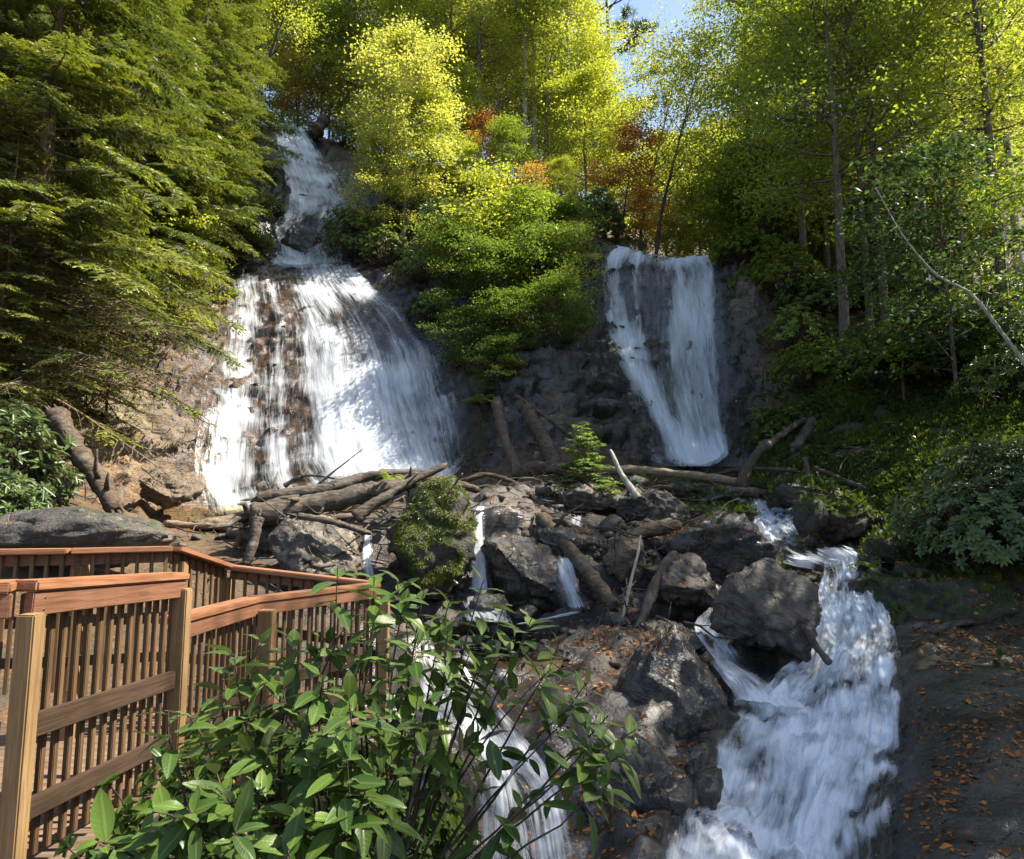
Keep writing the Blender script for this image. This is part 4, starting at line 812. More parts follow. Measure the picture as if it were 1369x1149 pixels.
def rhodo(seed, r=1.2, h=1.5, tips=260, ll=.15, lw=.045, per=9, mat='leaf_gloss', fern=False, hollow=.55):
    rs = np.random.RandomState(seed); mb = MB(); P = []; D = []; Nn = []; rn = []
    for i in range(tips):
        az = rs.rand() * 6.28; ph = math.acos(1 - rs.rand() * 1.15); rr = rs.uniform(hollow, 1.0) ** .5 * (1 + .25 * math.sin(3 * az + seed) * math.sin(2 * ph + seed)); tip = np.array([math.cos(az) * math.sin(ph) * r * rr, math.sin(az) * math.sin(ph) * r * rr, h * (.25 + .72 * math.cos(ph) * rr) + rs.normal() * .05 * h])
        if i % 3 == 0:
            b = np.array([tip[0] * .15, tip[1] * .15, 0]); mid = b * .4 + tip * .5 + rs.normal(size=3) * .08 * r; mb.tube([b, mid, tip], [.018, .012, .006], 4, cap=False)
        ax = unit(tip - np.array([0, 0, h * .25]) + np.array([0, 0, .5 * h])); a1 = unit(np.cross(ax, [.3, .2, .9])); a2 = np.cross(ax, a1); m = per + rs.randint(-2, 3); th = np.arange(m) / m * 6.28 + rs.rand() * 6; el_ = rs.uniform(-.15, .75, m)
        d = (np.cos(th)[:, None] * a1 + np.sin(th)[:, None] * a2) * np.cos(el_)[:, None] + ax * np.sin(el_)[:, None]; P.append(np.repeat(tip[None], m, 0) - ax * rs.uniform(0, .06, m)[:, None]); D.append(unit(d)); Nn.append(unit(np.repeat(ax[None], m, 0) + rs.normal(size=(m, 3)) * .2)); rn.append(np.clip(rs.rand() * .5 + rs.rand(m) * .5, 0, 1))
    P = np.vstack(P); D = np.vstack(D); Nn = np.vstack(Nn); rn = np.concatenate(rn); m = len(P)
    V, q, r_ = fold_leaves(P, D, Nn, ll * rs.uniform(.65, 1.2, m), lw * rs.uniform(.8, 1.2, m), rn)
    return mb.me('stems', M['bark_dark']), mesh('foliage', V, q, M[mat], False, {'rnd': r_})

def fernplant(seed, fr=12, L=.6):
    rs = np.random.RandomState(seed); mb = MB(); P = []; D = []; Nn = []; Ln = []
    for i in range(fr):
        az = i * 2.4 + rs.normal() * .3; e = rs.uniform(.5, 1.2); m = 16; d = np.array([math.cos(az) * math.cos(e), math.sin(az) * math.cos(e), math.sin(e)]); q = [np.zeros(3)]; l = L * rs.uniform(.7, 1.2)
        for j in range(m): d = unit(d + np.array([0, 0, -.09])); q.append(q[-1] + d * l / m)
        q = np.array(q); mb.tube(q, np.linspace(.005, .001, m + 1), 3, cap=False)
        for j in range(2, m):
            for sd in (-1, 1): dd = unit(q[j + 1] - q[j]); s_ = unit(np.cross(dd, [0, 0, 1])) * sd; P.append(q[j]); D.append(unit(s_ + dd * .4)); Nn.append(unit(np.cross(s_ * sd, dd))); Ln.append(l * .34 * math.sin(math.pi * (.12 + .85 * (1 - j / m))))
    n = len(P); return mb.me('stems', M['twig']), leaf_mesh('fronds', np.array(P), np.array(D), np.array(Nn), np.array(Ln), np.array(Ln) * .28, rs.rand(n), 'leaf')

def plant(name, pair, loc, label, cat, col, s=1, rz=0, group=None, names=('trunk', 'crown')):
    r = empty(name, loc, rz, s); tag(r, label, cat, group)
    for nm, me in zip(names, pair):
        o = link(nm, me, r)
        if nm != names[0]: o.color = (*col, 1)
    return r

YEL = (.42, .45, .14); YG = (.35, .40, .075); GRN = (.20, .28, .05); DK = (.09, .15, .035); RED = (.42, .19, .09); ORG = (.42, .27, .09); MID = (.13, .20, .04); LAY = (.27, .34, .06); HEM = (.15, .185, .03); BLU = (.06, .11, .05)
TR = {
 'bushy': grow(1, 10, .11, .22, 3.4, 38, .30, 19000, .15, .095, .18, .38, .3, subs=6, bark='bark_pale'),
 'bushy2': grow(2, 9, .10, .12, 3.0, 36, .22, 16000, .15, .095, .16, .36, .3, subs=6),
 'pole': grow(3, 20, .17, .42, 3.4, 34, .35, 20000, .16, .10, .30, .45, .35, subs=5, bark='bark_pale', wob=.012),
 'pole2': grow(4, 20, .19, .30, 3.8, 40, .30, 22000, .16, .10, .26, .45, .35, subs=5, bark='bark', wob=.015),
 'layer': grow(5, 19, .20, .34, 5.2, 46, .12, 20000, .14, .09, .10, .52, .35, subs=6, bark='bark', wob=.02, droop=.35),
 'layer2': grow(6, 17, .15, .28, 4.4, 44, .08, 17000, .14, .09, .10, .50, .35, subs=6, bark='bark_moss', wob=.022, droop=.4),
 'red': grow(7, 7.5, .07, .35, 2.1, 20, .35, 5200, .15, .10, .22, .36, .4, subs=5, bark='bark_dark', lean=(.14, 0)),
 'sparse': grow(8, 14, .13, .35, 4.2, 22, .75, 5200, .17, .11, .5, .55, .45, subs=6, bark='bark_dark', lean=(.22, 0), wob=.03),
 'sapling': grow(9, 5.2, .045, .12, 2.0, 22, .10, 3400, .15, .09, .14, .34, .4, subs=5, bark='bark', wob=.03),
 'thicket': grow(10, 4.2, .06, .05, 2.6, 34, .22, 10000, .17, .10, .10, .34, .35, subs=6, bark='bark_dark'),
 'pine': pine(11),
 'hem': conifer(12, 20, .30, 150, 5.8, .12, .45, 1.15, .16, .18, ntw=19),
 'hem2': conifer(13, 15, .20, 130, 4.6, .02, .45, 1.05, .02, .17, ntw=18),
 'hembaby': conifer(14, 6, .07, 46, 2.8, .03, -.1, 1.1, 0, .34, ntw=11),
 'brush': grow(15, 5, .07, .05, 2.6, 34, .2, 1500, .13, .08, .3, .5, .4, subs=9, bark='twig', droop=.6),
}
RH = [rhodo(21), rhodo(22, 1.4, 1.3, 320), rhodo(23, 1.1, 1.8, 260, .13, .05)]
RHN = rhodo(24, 1.15, 1.45, 460, .145, .042, 10)
RHB = rhodo(25, 1.5, 1.35, 620, .13, .050, 9)
BU = [rhodo(26, 1.3, 1.4, 420, .12, .07, 8, 'leaf'), rhodo(27, 1.5, 1.7, 460, .12, .075, 8, 'leaf')]
FE = fernplant(31)
def tree(kind, px, py, d, col, label, s=1., rz=0, name='tree', cat='tree', group=None, sink=.15):
    p = on_ground(px, py, d); p.z = gz(p.x, p.y) - sink; return plant(name, TR[kind], p, label, cat, col, s, rz, group)
def bush(pair, px, py, d, col, label, s=1., rz=0, group=None, cat='bush', name='bush', names=('stems', 'foliage')):
    p = on_ground(px, py, d); p.z = gz(p.x, p.y) - .1; return plant(name, pair, p, label, cat, col, s, rz, group, names)

# --- the centre slope between the falls
T_ = tree
T_('bushy', 540, 288, 31.5, YEL, 'glowing yellow tree with a full round crown right of the upper waterfall', 1.02, .3)
T_('bushy2', 512, 300, 31, YEL, 'slim pale stemmed yellow tree left of the glowing round one', .62, 1.1)
T_('bushy2', 556, 292, 32.5, YG, 'thin leaning yellow green tree right behind the glowing round one', .75, 2.0)
T_('pole', 702, 245, 38, YEL, 'tall pale trunk, left of the close trio of poles on the centre ridge', .98, 0)
T_('pole', 714, 246, 39, YG, 'tall pale trunk in the middle of the close trio of poles', 1.05, 2.2)
T_('pole2', 731, 248, 37.5, YG, 'thick short grey trunk at the right of the trio of poles', .9, 4.0)
T_('pole2', 640, 270, 38, YEL, 'dense gold tree left of the trio of poles', .95, 1.)
T_('pole', 760, 275, 38, YG, 'thin yellow green tree between the poles and the red tree', .85, 1.7)
T_('pole2', 600, 240, 41, YG, 'yellow green tree rising behind the glowing round crown', .95, 2.9)
T_('pole', 575, 200, 45, YG, 'far tall tree at the top centre left of the gold one', 1.0, .7)
T_('pole2', 520, 190, 46, GRN, 'green tree behind the top of the glowing round crown', .95, 5.0)
T_('pole2', 460, 180, 46, GRN, 'dark green tree above the broken stump', .9, 3.3)
T_('bushy', 485, 190, 47, YEL, 'small yellow tree just right of the broken stump', .8, 2.6)
T_('bushy2', 430, 130, 47, YG, 'pale green tree directly above the top of the upper waterfall', 1.15, 1.9)
T_('red', 400, 130, 46, RED, 'dull red tree above and left of the upper waterfall', 1.0, 2.4)
T_('red', 828, 292, 31, RED, 'bright red orange tree above the tall right waterfall', .85, 0)
T_('red', 855, 296, 32, ORG, 'smaller orange tree right of the bright red one', .6, 1.0)
T_('sparse', 872, 305, 30.5, YG, 'dark leaning tree with bare spreading boughs right of the red tree', .82, 0)
T_('sparse', 850, 300, 33, YG, 'thin dark tree leaning beside the spreading one with thin leaves', .85, .35)
T_('pine', 822, 300, 44, BLU, 'tall pine with open blue green tufts against the sky', 1.22, 0, 'pine_tree')
T_('pole2', 795, 290, 40, YG, 'slender tree left of the pine with thin yellow top', .72, 5.5)
T_('red', 655, 262, 35, RED, 'small patch of red leaves left of the pale poles', .65, 3)
T_('sapling', 712, 322, 31, ORG, 'orange brown sapling in front of the trio of poles', .62, .5)
T_('sapling', 650, 400, 27, YG, 'airy sapling with flat yellow layers in the middle of the centre slope', .95, 0)
T_('sapling', 772, 388, 27, YEL, 'small yellow fronded sapling left of the tall right waterfall', .62, 2.)
T_('thicket', 660, 470, 25, MID, 'leafy green thicket hanging over the dark centre slope', .72, 0, 'shrub', 'shrub')
T_('thicket', 720, 440, 25.6, MID, 'green thicket overhanging left of the tall right waterfall', .74, 2, 'shrub', 'shrub')
T_('thicket', 620, 420, 26.8, MID, 'green thicket touching the right edge of the wide waterfall', .62, 1, 'shrub', 'shrub')
T_('thicket', 690, 500, 23.6, MID, 'lowest green thicket above the two leaning mossy trunks', .52, 4, 'shrub', 'shrub')
T_('thicket', 625, 500, 24, MID, 'green thicket hanging at the right foot of the wide waterfall', .5, 3, 'shrub', 'shrub')
T_('thicket', 745, 500, 23.8, MID, 'green thicket hanging low beside the left strand of the tall waterfall', .55, 5, 'shrub', 'shrub')
T_('thicket', 665, 530, 22.8, MID, 'small green thicket right above the pale leaning trunk', .42, 1.5, 'shrub', 'shrub')
T_('thicket', 700, 390, 27.4, GRN, 'yellow green thicket in the middle of the centre slope', .8, 2.6, 'shrub', 'shrub')
T_('thicket', 600, 390, 28, GRN, 'yellow green thicket above the right shoulder of the wide waterfall', .6, 4.4, 'shrub', 'shrub')
T_('thicket', 760, 350, 28.6, MID, 'green thicket at the top left of the tall waterfall', .6, .8, 'shrub', 'shrub')
T_('bushy2', 470, 196, 49, YG, 'yellow green bushy tree behind the right side of the broken stump', .6, 1.4)
T_('bushy', 440, 175, 49, YG, 'pale green tree right behind the broken stump', 1.1, .9)
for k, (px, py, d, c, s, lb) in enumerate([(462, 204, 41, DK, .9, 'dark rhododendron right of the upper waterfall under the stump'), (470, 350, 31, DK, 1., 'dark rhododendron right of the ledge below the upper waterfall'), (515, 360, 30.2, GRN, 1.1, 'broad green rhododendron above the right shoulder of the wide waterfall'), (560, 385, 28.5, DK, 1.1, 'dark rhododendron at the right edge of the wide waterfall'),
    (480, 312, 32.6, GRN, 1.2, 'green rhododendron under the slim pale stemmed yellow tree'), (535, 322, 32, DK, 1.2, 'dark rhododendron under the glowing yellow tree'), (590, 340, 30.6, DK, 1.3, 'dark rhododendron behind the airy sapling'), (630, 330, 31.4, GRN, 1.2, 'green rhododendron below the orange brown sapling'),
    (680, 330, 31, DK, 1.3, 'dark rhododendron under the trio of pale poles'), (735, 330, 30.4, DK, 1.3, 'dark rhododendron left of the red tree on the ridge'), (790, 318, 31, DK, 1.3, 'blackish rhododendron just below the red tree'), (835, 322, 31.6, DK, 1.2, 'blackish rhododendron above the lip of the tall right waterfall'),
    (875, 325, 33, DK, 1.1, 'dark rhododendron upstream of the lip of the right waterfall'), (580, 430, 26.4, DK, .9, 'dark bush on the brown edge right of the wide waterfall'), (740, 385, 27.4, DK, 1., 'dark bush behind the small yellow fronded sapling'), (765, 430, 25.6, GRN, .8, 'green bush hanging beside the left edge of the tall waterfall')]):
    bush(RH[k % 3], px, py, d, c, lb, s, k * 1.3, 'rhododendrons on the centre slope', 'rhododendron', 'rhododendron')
# --- beyond the right fall and the far background
for k, (px, py, d, kd, c, s, lb) in enumerate([(905, 315, 40, 'bushy', YEL, 1., 'bright yellow tree behind the lip of the right waterfall'), (955, 312, 42, 'bushy2', YEL, 1.25, 'bright yellow tree in the gap left of the dark right hand woods'), (985, 315, 38, 'bushy', YG, .9, 'yellow green tree at the left edge of the right hand woods'),
    (890, 300, 50, 'bushy', YG, 1.15, 'far yellow tree under the open patch of sky'), (935, 300, 54, 'bushy2', YG, 1.3, 'far pale yellow tree under the open patch of sky'), (1030, 310, 46, 'bushy', YEL, 1.4, 'gold tree glowing through the left of the right hand woods'), (1090, 310, 44, 'bushy', YG, 1.5, 'backlit gold tree deep inside the right hand woods'),
    (1150, 305, 46, 'pole2', YEL, .95, 'backlit gold tree behind the tallest right trunk'), (1220, 300, 42, 'bushy', YG, 1.5, 'backlit green gold tree in the middle of the right hand woods'), (1290, 290, 42, 'pole2', YEL, .95, 'gold tree deep in the woods near the right border'),
    (1345, 280, 40, 'bushy', YEL, 1.5, 'gold backlit tree by the right border'), (1180, 270, 38, 'bushy', YG, 1.2, 'green gold tree low in the gap behind the third right trunk'), (1260, 260, 37, 'bushy2', YG, 1.3, 'green gold tree low in the gap above the arching branch'), (1320, 270, 36, 'bushy2', YG, 1.3, 'green gold tree low in the gap left of the border trunks'), (1375, 260, 36, 'bushy', YG, 1.3, 'green gold tree cut by the right border'), (1240, 200, 50, 'bushy', YG, 1.6, 'far green gold tree high in the right hand woods'), (1340, 180, 50, 'bushy', YEL, 1.6, 'far gold tree high by the right border')]):
    T_(kd, px, py, d, c, lb, s, k * 1.9)
for k, (px, py, d, kd, c, s, lb) in enumerate([(380, 100, 52, 'pole2', YG, .9, 'far yellow green tree at the top behind the tall forked tree'), (330, 110, 50, 'pole2', YG, .9, 'far green gold tree at the top left of the tall forked tree'), (640, 130, 54, 'pole2', YG, 1., 'far gold tree on the skyline left of the pine'), (700, 150, 56, 'pole', YEL, 1.1, 'far yellow tree on the skyline behind the trio of poles'),
    (560, 120, 56, 'pole2', GRN, 1., 'far green tree on the skyline above the glowing round crown'), (750, 180, 54, 'pole2', YG, .8, 'far tree on the skyline just left of the pine'), (490, 110, 56, 'pole2', YG, 1.05, 'far tree on the skyline above the small yellow tree'), (270, 80, 52, 'pole2', GRN, 1.05, 'far green tree at the top behind the hemlocks'), (180, 60, 50, 'pole2', YG, 1.1, 'far tree showing yellow between the hemlock boughs')]):
    T_(kd, px, py, d, c, lb, s, k * 2.3)
for k, (px, py, d, kd, c, s, lb) in enumerate([(612, 262, 36, 'bushy2', YG, .75, 'bushy yellow green tree left of the small red leaf patch'), (668, 258, 43, 'bushy', YG, 1.15, 'broad yellow green tree filling in behind the small red patch'), (750, 258, 43, 'bushy', YG, 1.1, 'broad green gold tree right behind the thick grey pole'), (785, 282, 36, 'bushy2', YG, 1.1, 'bushy green gold tree left of the bright red tree'), (690, 230, 46, 'bushy', YEL, 1.35, 'golden tree glimpsed behind the trio of poles'),
    (620, 220, 46, 'bushy', YEL, 1.3, 'golden tree behind and right of the glowing round crown'), (560, 215, 43, 'bushy2', YG, 1.3, 'yellow green tree directly behind the glowing round crown'), (740, 235, 48, 'bushy', YG, 1.4, 'pale green gold tree between the poles and the pine'), (800, 270, 47, 'bushy', YEL, 1.2, 'golden tree at the foot of the pine'), (860, 290, 44, 'bushy2', YEL, 1.2, 'golden tree behind the bright red tree'),
    (500, 190, 47, 'bushy', YG, 1.4, 'yellow green tree between the stump and the glowing round crown'), (400, 120, 50, 'bushy', YG, 1.4, 'yellow green tree above the dull red one'), (350, 120, 48, 'bushy2', YG, 1.5, 'yellow green tree behind the tall forked tree'), (530, 235, 39, 'bushy2', YG, .9, 'small yellow green tree behind the slim pale stemmed one'), (680, 290, 33.5, 'bushy2', GRN, .55, 'round green bushy tree at the foot of the trio of poles'), (750, 305, 32.5, 'bushy2', YG, .36, 'round yellow green bushy tree left of the red tree trunk'), (620, 300, 33, 'bushy2', YG, .42, 'round yellow green bushy tree right of the glowing one')]):
    T_(kd, px, py, d, c, lb, s, k * 2.1)
T_('sparse', 338, 150, 39, YG, 'tall forked tree with a pale bare trunk left of the upper waterfall', 1.0, .1)
# --- right hand woods
for k, (px, py, d, kd, c, s, rz, lb) in enumerate([(1132, 482, 20.6, 'layer', LAY, .82, 0., 'tallest right trunk, grey and bare, at the top of the mossy bank'), (1166, 470, 21.6, 'layer2', LAY, .85, 1.2, 'slim curving trunk just right of the tallest right trunk'), (1187, 466, 22.2, 'layer', LAY, .80, 2.6, 'third trunk of the right group, dark and straight'),
    (1076, 366, 27.4, 'layer', LAY, .78, 4.1, 'grey trunk standing left and behind the tallest right trunk'), (1105, 350, 29, 'layer2', LAY, 1., 5.0, 'thin trunk left of the tallest one, deeper in the woods'), (1010, 335, 31, 'layer2', LAY, .92, .6, 'spreading green tree at the left edge of the right hand woods'), (1345, 430, 20, 'pole2', YG, .85, 1.0, 'tall trunk with small yellow leaves near the right border'),
    (1290, 400, 24, 'layer', YG, .8, 3.0, 'tall yellowing tree left of the right border'), (1240, 380, 26, 'layer2', LAY, 1.05, 2.2, 'green tree behind the pale arching branch'), (1365, 380, 24, 'pole', YEL, .95, 5.2, 'pale trunk with golden leaves at the very right border'), (1200, 340, 31, 'layer', LAY, .85, .3, 'deep green tree behind the third trunk of the right group'),
    (1320, 330, 31, 'layer', YG, .85, 1.3, 'yellow green tree filling the upper right corner')]):
    T_(kd, px, py, d, c, lb, s, rz)
for k, (px, py, d, kd, s) in enumerate([(1650, 560, 13, 'layer2', .9)]):
    T_(kd, px, py, d, GRN, 'green forest tree beyond the right border shading the creek', s, k * 1.1, group='forest trees beyond the right border')
for k, (x, y, kd, s) in enumerate([(10, 3.5, 'layer', .68), (13.5, 1, 'layer2', 1.0), (15, 6, 'layer', 1.), (11.5, 8.5, 'bushy', 1.05)]):
    plant('tree', TR[kd], (x, y, gz(x, y) - .2), 'green forest tree beyond the right border shading the creek', 'tree', GRN, s, k, 'forest trees beyond the right border')
rs = np.random.RandomState(8)
for k in range(26):
    px, d = [(1000 + rs.rand() * 375, 27 + rs.rand() * 6), (1080 + rs.rand() * 300, 34 + rs.rand() * 10)][k % 2]
    T_('thicket', px, 320, d, (GRN, YG, MID)[k % 3], 'dense undergrowth bush on the slope behind the right hand trunks', rs.uniform(.7, 1.15), k * 1.3, 'shrub', 'shrub', 'undergrowth behind the right hand trunks')
L_('pale arching bare branch leaning in from the right border', [(1400, 530, 12.5), (1352, 462, 12.8), (1300, 395, 13.2), (1250, 366, 13.6), (1205, 310, 14), (1170, 252, 14.4)], .05, .010, 'bark_pale', 'branch', 'branch', 50, bend=.02, stubs=9)
T_('sapling', 1275, 470, 16.5, BLU, 'blue green leafy sapling behind the pale arching branch', 1.25, 1.2)
T_('sapling', 1205, 480, 18, BLU, 'blue green sapling below the third right trunk', .95, 2.7)
T_('sapling', 1352, 470, 18, GRN, 'thin dark sapling under the right border trunk', .9, 4.)
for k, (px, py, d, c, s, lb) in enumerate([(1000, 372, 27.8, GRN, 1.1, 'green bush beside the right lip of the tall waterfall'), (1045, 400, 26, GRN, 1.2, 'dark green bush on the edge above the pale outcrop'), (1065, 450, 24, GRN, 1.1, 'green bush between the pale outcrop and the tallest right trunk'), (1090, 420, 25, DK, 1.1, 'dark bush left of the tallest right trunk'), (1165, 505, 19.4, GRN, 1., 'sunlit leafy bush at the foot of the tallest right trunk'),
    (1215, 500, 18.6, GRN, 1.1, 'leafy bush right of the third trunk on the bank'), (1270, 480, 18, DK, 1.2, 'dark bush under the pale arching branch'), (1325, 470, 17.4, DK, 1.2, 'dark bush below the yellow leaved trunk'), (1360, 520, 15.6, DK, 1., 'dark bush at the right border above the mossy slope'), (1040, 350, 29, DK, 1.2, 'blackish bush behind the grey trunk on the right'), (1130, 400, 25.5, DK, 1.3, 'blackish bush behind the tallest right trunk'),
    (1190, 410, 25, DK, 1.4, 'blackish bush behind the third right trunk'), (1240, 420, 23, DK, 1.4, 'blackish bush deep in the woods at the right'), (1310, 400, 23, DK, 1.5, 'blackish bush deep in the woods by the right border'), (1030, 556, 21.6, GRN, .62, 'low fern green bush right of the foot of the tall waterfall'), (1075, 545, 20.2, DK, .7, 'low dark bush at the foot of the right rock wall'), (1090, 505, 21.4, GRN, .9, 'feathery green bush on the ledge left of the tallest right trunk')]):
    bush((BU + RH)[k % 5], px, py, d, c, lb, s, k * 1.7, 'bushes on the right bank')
bush(RHB, 1335, 772, 11.2, (.10, .15, .07), 'large bluish green rhododendron at the right border over the dark boulder', 1.0, .4, None, 'rhododendron', 'rhododendron')
bush(RHB, 1372, 700, 11.8, (.07, .11, .045), 'darker rhododendron behind the large bluish one at the right border', .95, 2.4, None, 'rhododendron', 'rhododendron')
# --- the left wall
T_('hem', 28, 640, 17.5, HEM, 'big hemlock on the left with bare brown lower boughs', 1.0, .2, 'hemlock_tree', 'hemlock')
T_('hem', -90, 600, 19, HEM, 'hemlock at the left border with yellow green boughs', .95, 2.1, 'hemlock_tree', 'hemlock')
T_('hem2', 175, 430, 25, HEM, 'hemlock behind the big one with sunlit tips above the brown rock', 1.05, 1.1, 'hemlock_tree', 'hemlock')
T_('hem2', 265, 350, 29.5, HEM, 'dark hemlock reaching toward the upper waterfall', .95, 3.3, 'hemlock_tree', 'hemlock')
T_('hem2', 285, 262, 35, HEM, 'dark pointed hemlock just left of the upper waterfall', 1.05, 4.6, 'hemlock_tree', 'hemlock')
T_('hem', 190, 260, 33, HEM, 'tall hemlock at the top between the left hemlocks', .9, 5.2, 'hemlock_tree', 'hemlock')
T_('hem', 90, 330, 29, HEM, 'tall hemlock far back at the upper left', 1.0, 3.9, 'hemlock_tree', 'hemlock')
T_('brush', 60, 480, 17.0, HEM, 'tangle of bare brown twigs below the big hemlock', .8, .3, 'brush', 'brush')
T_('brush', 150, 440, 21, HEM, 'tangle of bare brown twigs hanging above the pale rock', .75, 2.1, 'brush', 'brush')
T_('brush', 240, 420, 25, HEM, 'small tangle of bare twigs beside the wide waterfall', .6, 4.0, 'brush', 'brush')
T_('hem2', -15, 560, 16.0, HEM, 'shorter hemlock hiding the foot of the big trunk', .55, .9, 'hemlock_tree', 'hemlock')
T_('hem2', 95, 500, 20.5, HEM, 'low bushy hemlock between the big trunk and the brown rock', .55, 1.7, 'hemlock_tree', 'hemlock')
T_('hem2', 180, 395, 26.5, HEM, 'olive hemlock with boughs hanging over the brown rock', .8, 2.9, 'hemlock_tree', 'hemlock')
T_('thicket', 235, 395, 26.6, YG, 'sunlit olive thicket hanging left of the top of the wide waterfall', .75, 1.9, 'shrub', 'shrub')
T_('thicket', 130, 430, 23.8, YG, 'sunlit olive thicket under the boughs of the big hemlock', .8, .4, 'shrub', 'shrub')
for k, (px, py, d, c, s, lb) in enumerate([(215, 400, 26.5, YG, 1.0, 'yellow green bush hanging over the brown rock left of the wide waterfall'), (165, 420, 24.8, YG, .9, 'sunlit yellow green bush below the big hemlock'), (270, 365, 28.6, GRN, .9, 'green bush at the top left corner of the wide waterfall'), (320, 330, 31.5, GRN, .9, 'green bush left of the dark block in the upper waterfall'), (115, 440, 23.5, GRN, 1.1, 'shaded bush under the bare boughs of the big hemlock'),
    (345, 300, 34, DK, .8, 'dark bush touching the left edge of the upper waterfall'), (50, 480, 20.5, DK, 1.2, 'dark bush behind the left rhododendron'), (250, 440, 25.6, YG, .6, 'small yellow bush drooping on the dark rock at the left of the wide waterfall')]):
    bush(BU[k % 2], px, py, d, c, lb, s, k * 1.1, 'bushes above the left rock wall')
bush(RHN, -22, 640, 10.4, (.07, .115, .03), 'glossy rhododendron with long leaves at the left border', .82, 1., None, 'rhododendron', 'rhododendron')
bush(RHN, -60, 660, 11.4, (.045, .075, .02), 'second long leaved rhododendron half hidden at the left border', 1.55, 3., None, 'rhododendron', 'rhododendron')
p_ = at(782, 650, 15.2); plant('hemlock_sapling', TR['hembaby'], p_, 'feathery bright green conifer sapling on the stones in the middle', 'sapling', (.16, .24, .04), .24, .4)
for k, (px, py, d, s, lb) in enumerate([(815, 655, 14.6, .7, 'small fern right of the feathery sapling'), (755, 655, 15.2, .6, 'small fern left of the feathery sapling'), (1020, 555, 22, 1.3, 'fern clump right of the tall waterfall'), (1060, 560, 20.5, 1.2, 'fern clump at the foot of the right rock wall'), (520, 640, 12.4, .5, 'small fern on top of the moss draped boulder'), (1165, 760, 11.9, .6, 'small fern beside the lip of the rapids'), (645, 540, 22.6, 1.2, 'fern hanging on the dark slope above the leaning trunks')]):
    p = at(px, py, d); plant('fern', FE, p, lb, 'fern', GRN, s, k, 'ferns by the creek', ('stems', 'fronds'))

# --- the leafy shrub in front
rs = np.random.RandomState(77); mbs = MB(); LP = []; LD = []; LN = []; LL = []; LR = []
TIPS = [(454,756,2.35),(500,768,2.4),(535,775,2.3),(566,786,2.45),(648,776,2.5),(672,800,2.55),(712,826,2.4),(690,850,2.5),(748,856,2.5),(738,892,2.35),(785,915,2.4),(812,958,2.3),(852,976,2.2),(828,1010,2.15),(790,1000,2.2),(816,1042,2.1),
  (310,872,2.2),(300,898,2.3),(348,852,2.35),(392,850,2.4),(224,950,2.0),(258,955,2.05),(290,1052,1.9),(248,1078,1.8),(205,1082,1.8),(186,1118,1.8),(132,1122,1.75),(270,1110,1.85),
  (430,850,2.4),(470,820,2.45),(430,900,2.2),(470,940,2.0),(505,950,2.05),(520,880,2.2),(560,850,2.3),(600,840,2.4),(604,900,2.3),(640,890,2.4),(560,930,2.2),(455,1000,1.95),(400,955,2.1),(362,980,2.1),(420,1020,2.0),(520,1010,2.1),
  (350,1052,1.95),(400,1085,1.95),(310,1125,1.8),(450,1090,1.95),(520,1080,2.1),(480,1136,1.95),(380,1140,1.85),(500,830,2.5),(545,820,2.5),(600,800,2.5),(640,850,2.5),(760,960,2.4),(335,920,2.2),(380,910,2.25),(480,880,2.3),(540,960,2.2),(230,1140,1.8),(445,960,2.1),(490,1050,2.0)]
bases = [np.array(tuple(at(*b))) for b in [(430, 1290, 2.3), (500, 1290, 2.45), (350, 1270, 2.1)]]
for k, t in enumerate(TIPS):
    tip = np.array(tuple(at(*t))); b = bases[int(np.argmin([abs(bb[0] - tip[0]) + rs.rand() * .2 for bb in bases]))]
    mid = b * .45 + tip * .55 + rs.normal(size=3) * .05 + np.array([0, 0, .08]); s = np.linspace(0, 1, 9)[:, None]; q = (1 - s) ** 2 * b + 2 * s * (1 - s) * mid + s ** 2 * tip; q += rs.normal(size=q.shape) * .006
    q = q[2:] if k % 3 else q; mbs.tube(q, np.linspace(.006, .0018, len(q)), 5, cap=False)
    for j in range(6):
        g = rs.uniform(.35, .9); kk = min(len(q) - 2, int(g * (len(q) - 1))); p_ = q[kk] + (q[kk + 1] - q[kk]) * rs.rand()
        if (p_[2] + .9) > .9: continue
        LP.append(p_); LD.append(unit(rs.normal(size=3) + np.array([0, -.3, -.1]))); LN.append(unit(np.array([0, -.2, 1.]) + rs.normal(size=3) * .35)); LL.append(rs.uniform(.06, .13)); LR.append(rs.rand() * .8)
    ax = unit(tip - q[-3]); ax = unit(ax + np.array([0, 0, .35])); a1 = unit(np.cross(ax, [.2, .9, .3])); a2 = np.cross(ax, a1); m = rs.randint(7, 12)
    for j in range(m):
        th = j * 2.4 + rs.rand() * .5; el_ = .75 - 1.15 * j / m + rs.normal() * .15; back = .012 + .15 * (j / m) * rs.uniform(.6, 1.2); D0 = unit((math.cos(th) * a1 + math.sin(th) * a2) * math.cos(el_) + ax * math.sin(el_) + np.array([0, 0, -.18]))
        LP.append(tip - ax * back); LD.append(D0); LN.append(unit(ax + np.array([0, 0, .7]) + rs.normal(size=3) * .25)); LL.append(rs.uniform(.065, .135) * (.65 if j < 2 else 1)); LR.append(np.clip(rs.rand() * .7 + .3 * (j < 3), 0, 1))
LP, LD, LN, LL, LR = map(np.array, (LP, LD, LN, LL, LR)); nL = len(LP); S = unit(np.cross(LD, LN)); LN = np.cross(S, LD); rows = 7; V = np.zeros((nL, rows, 3, 3)); UVh = np.zeros((nL, rows, 3, 2)); droop = rs.uniform(.05, .45, nL); wv = rs.uniform(.34, .46, nL)
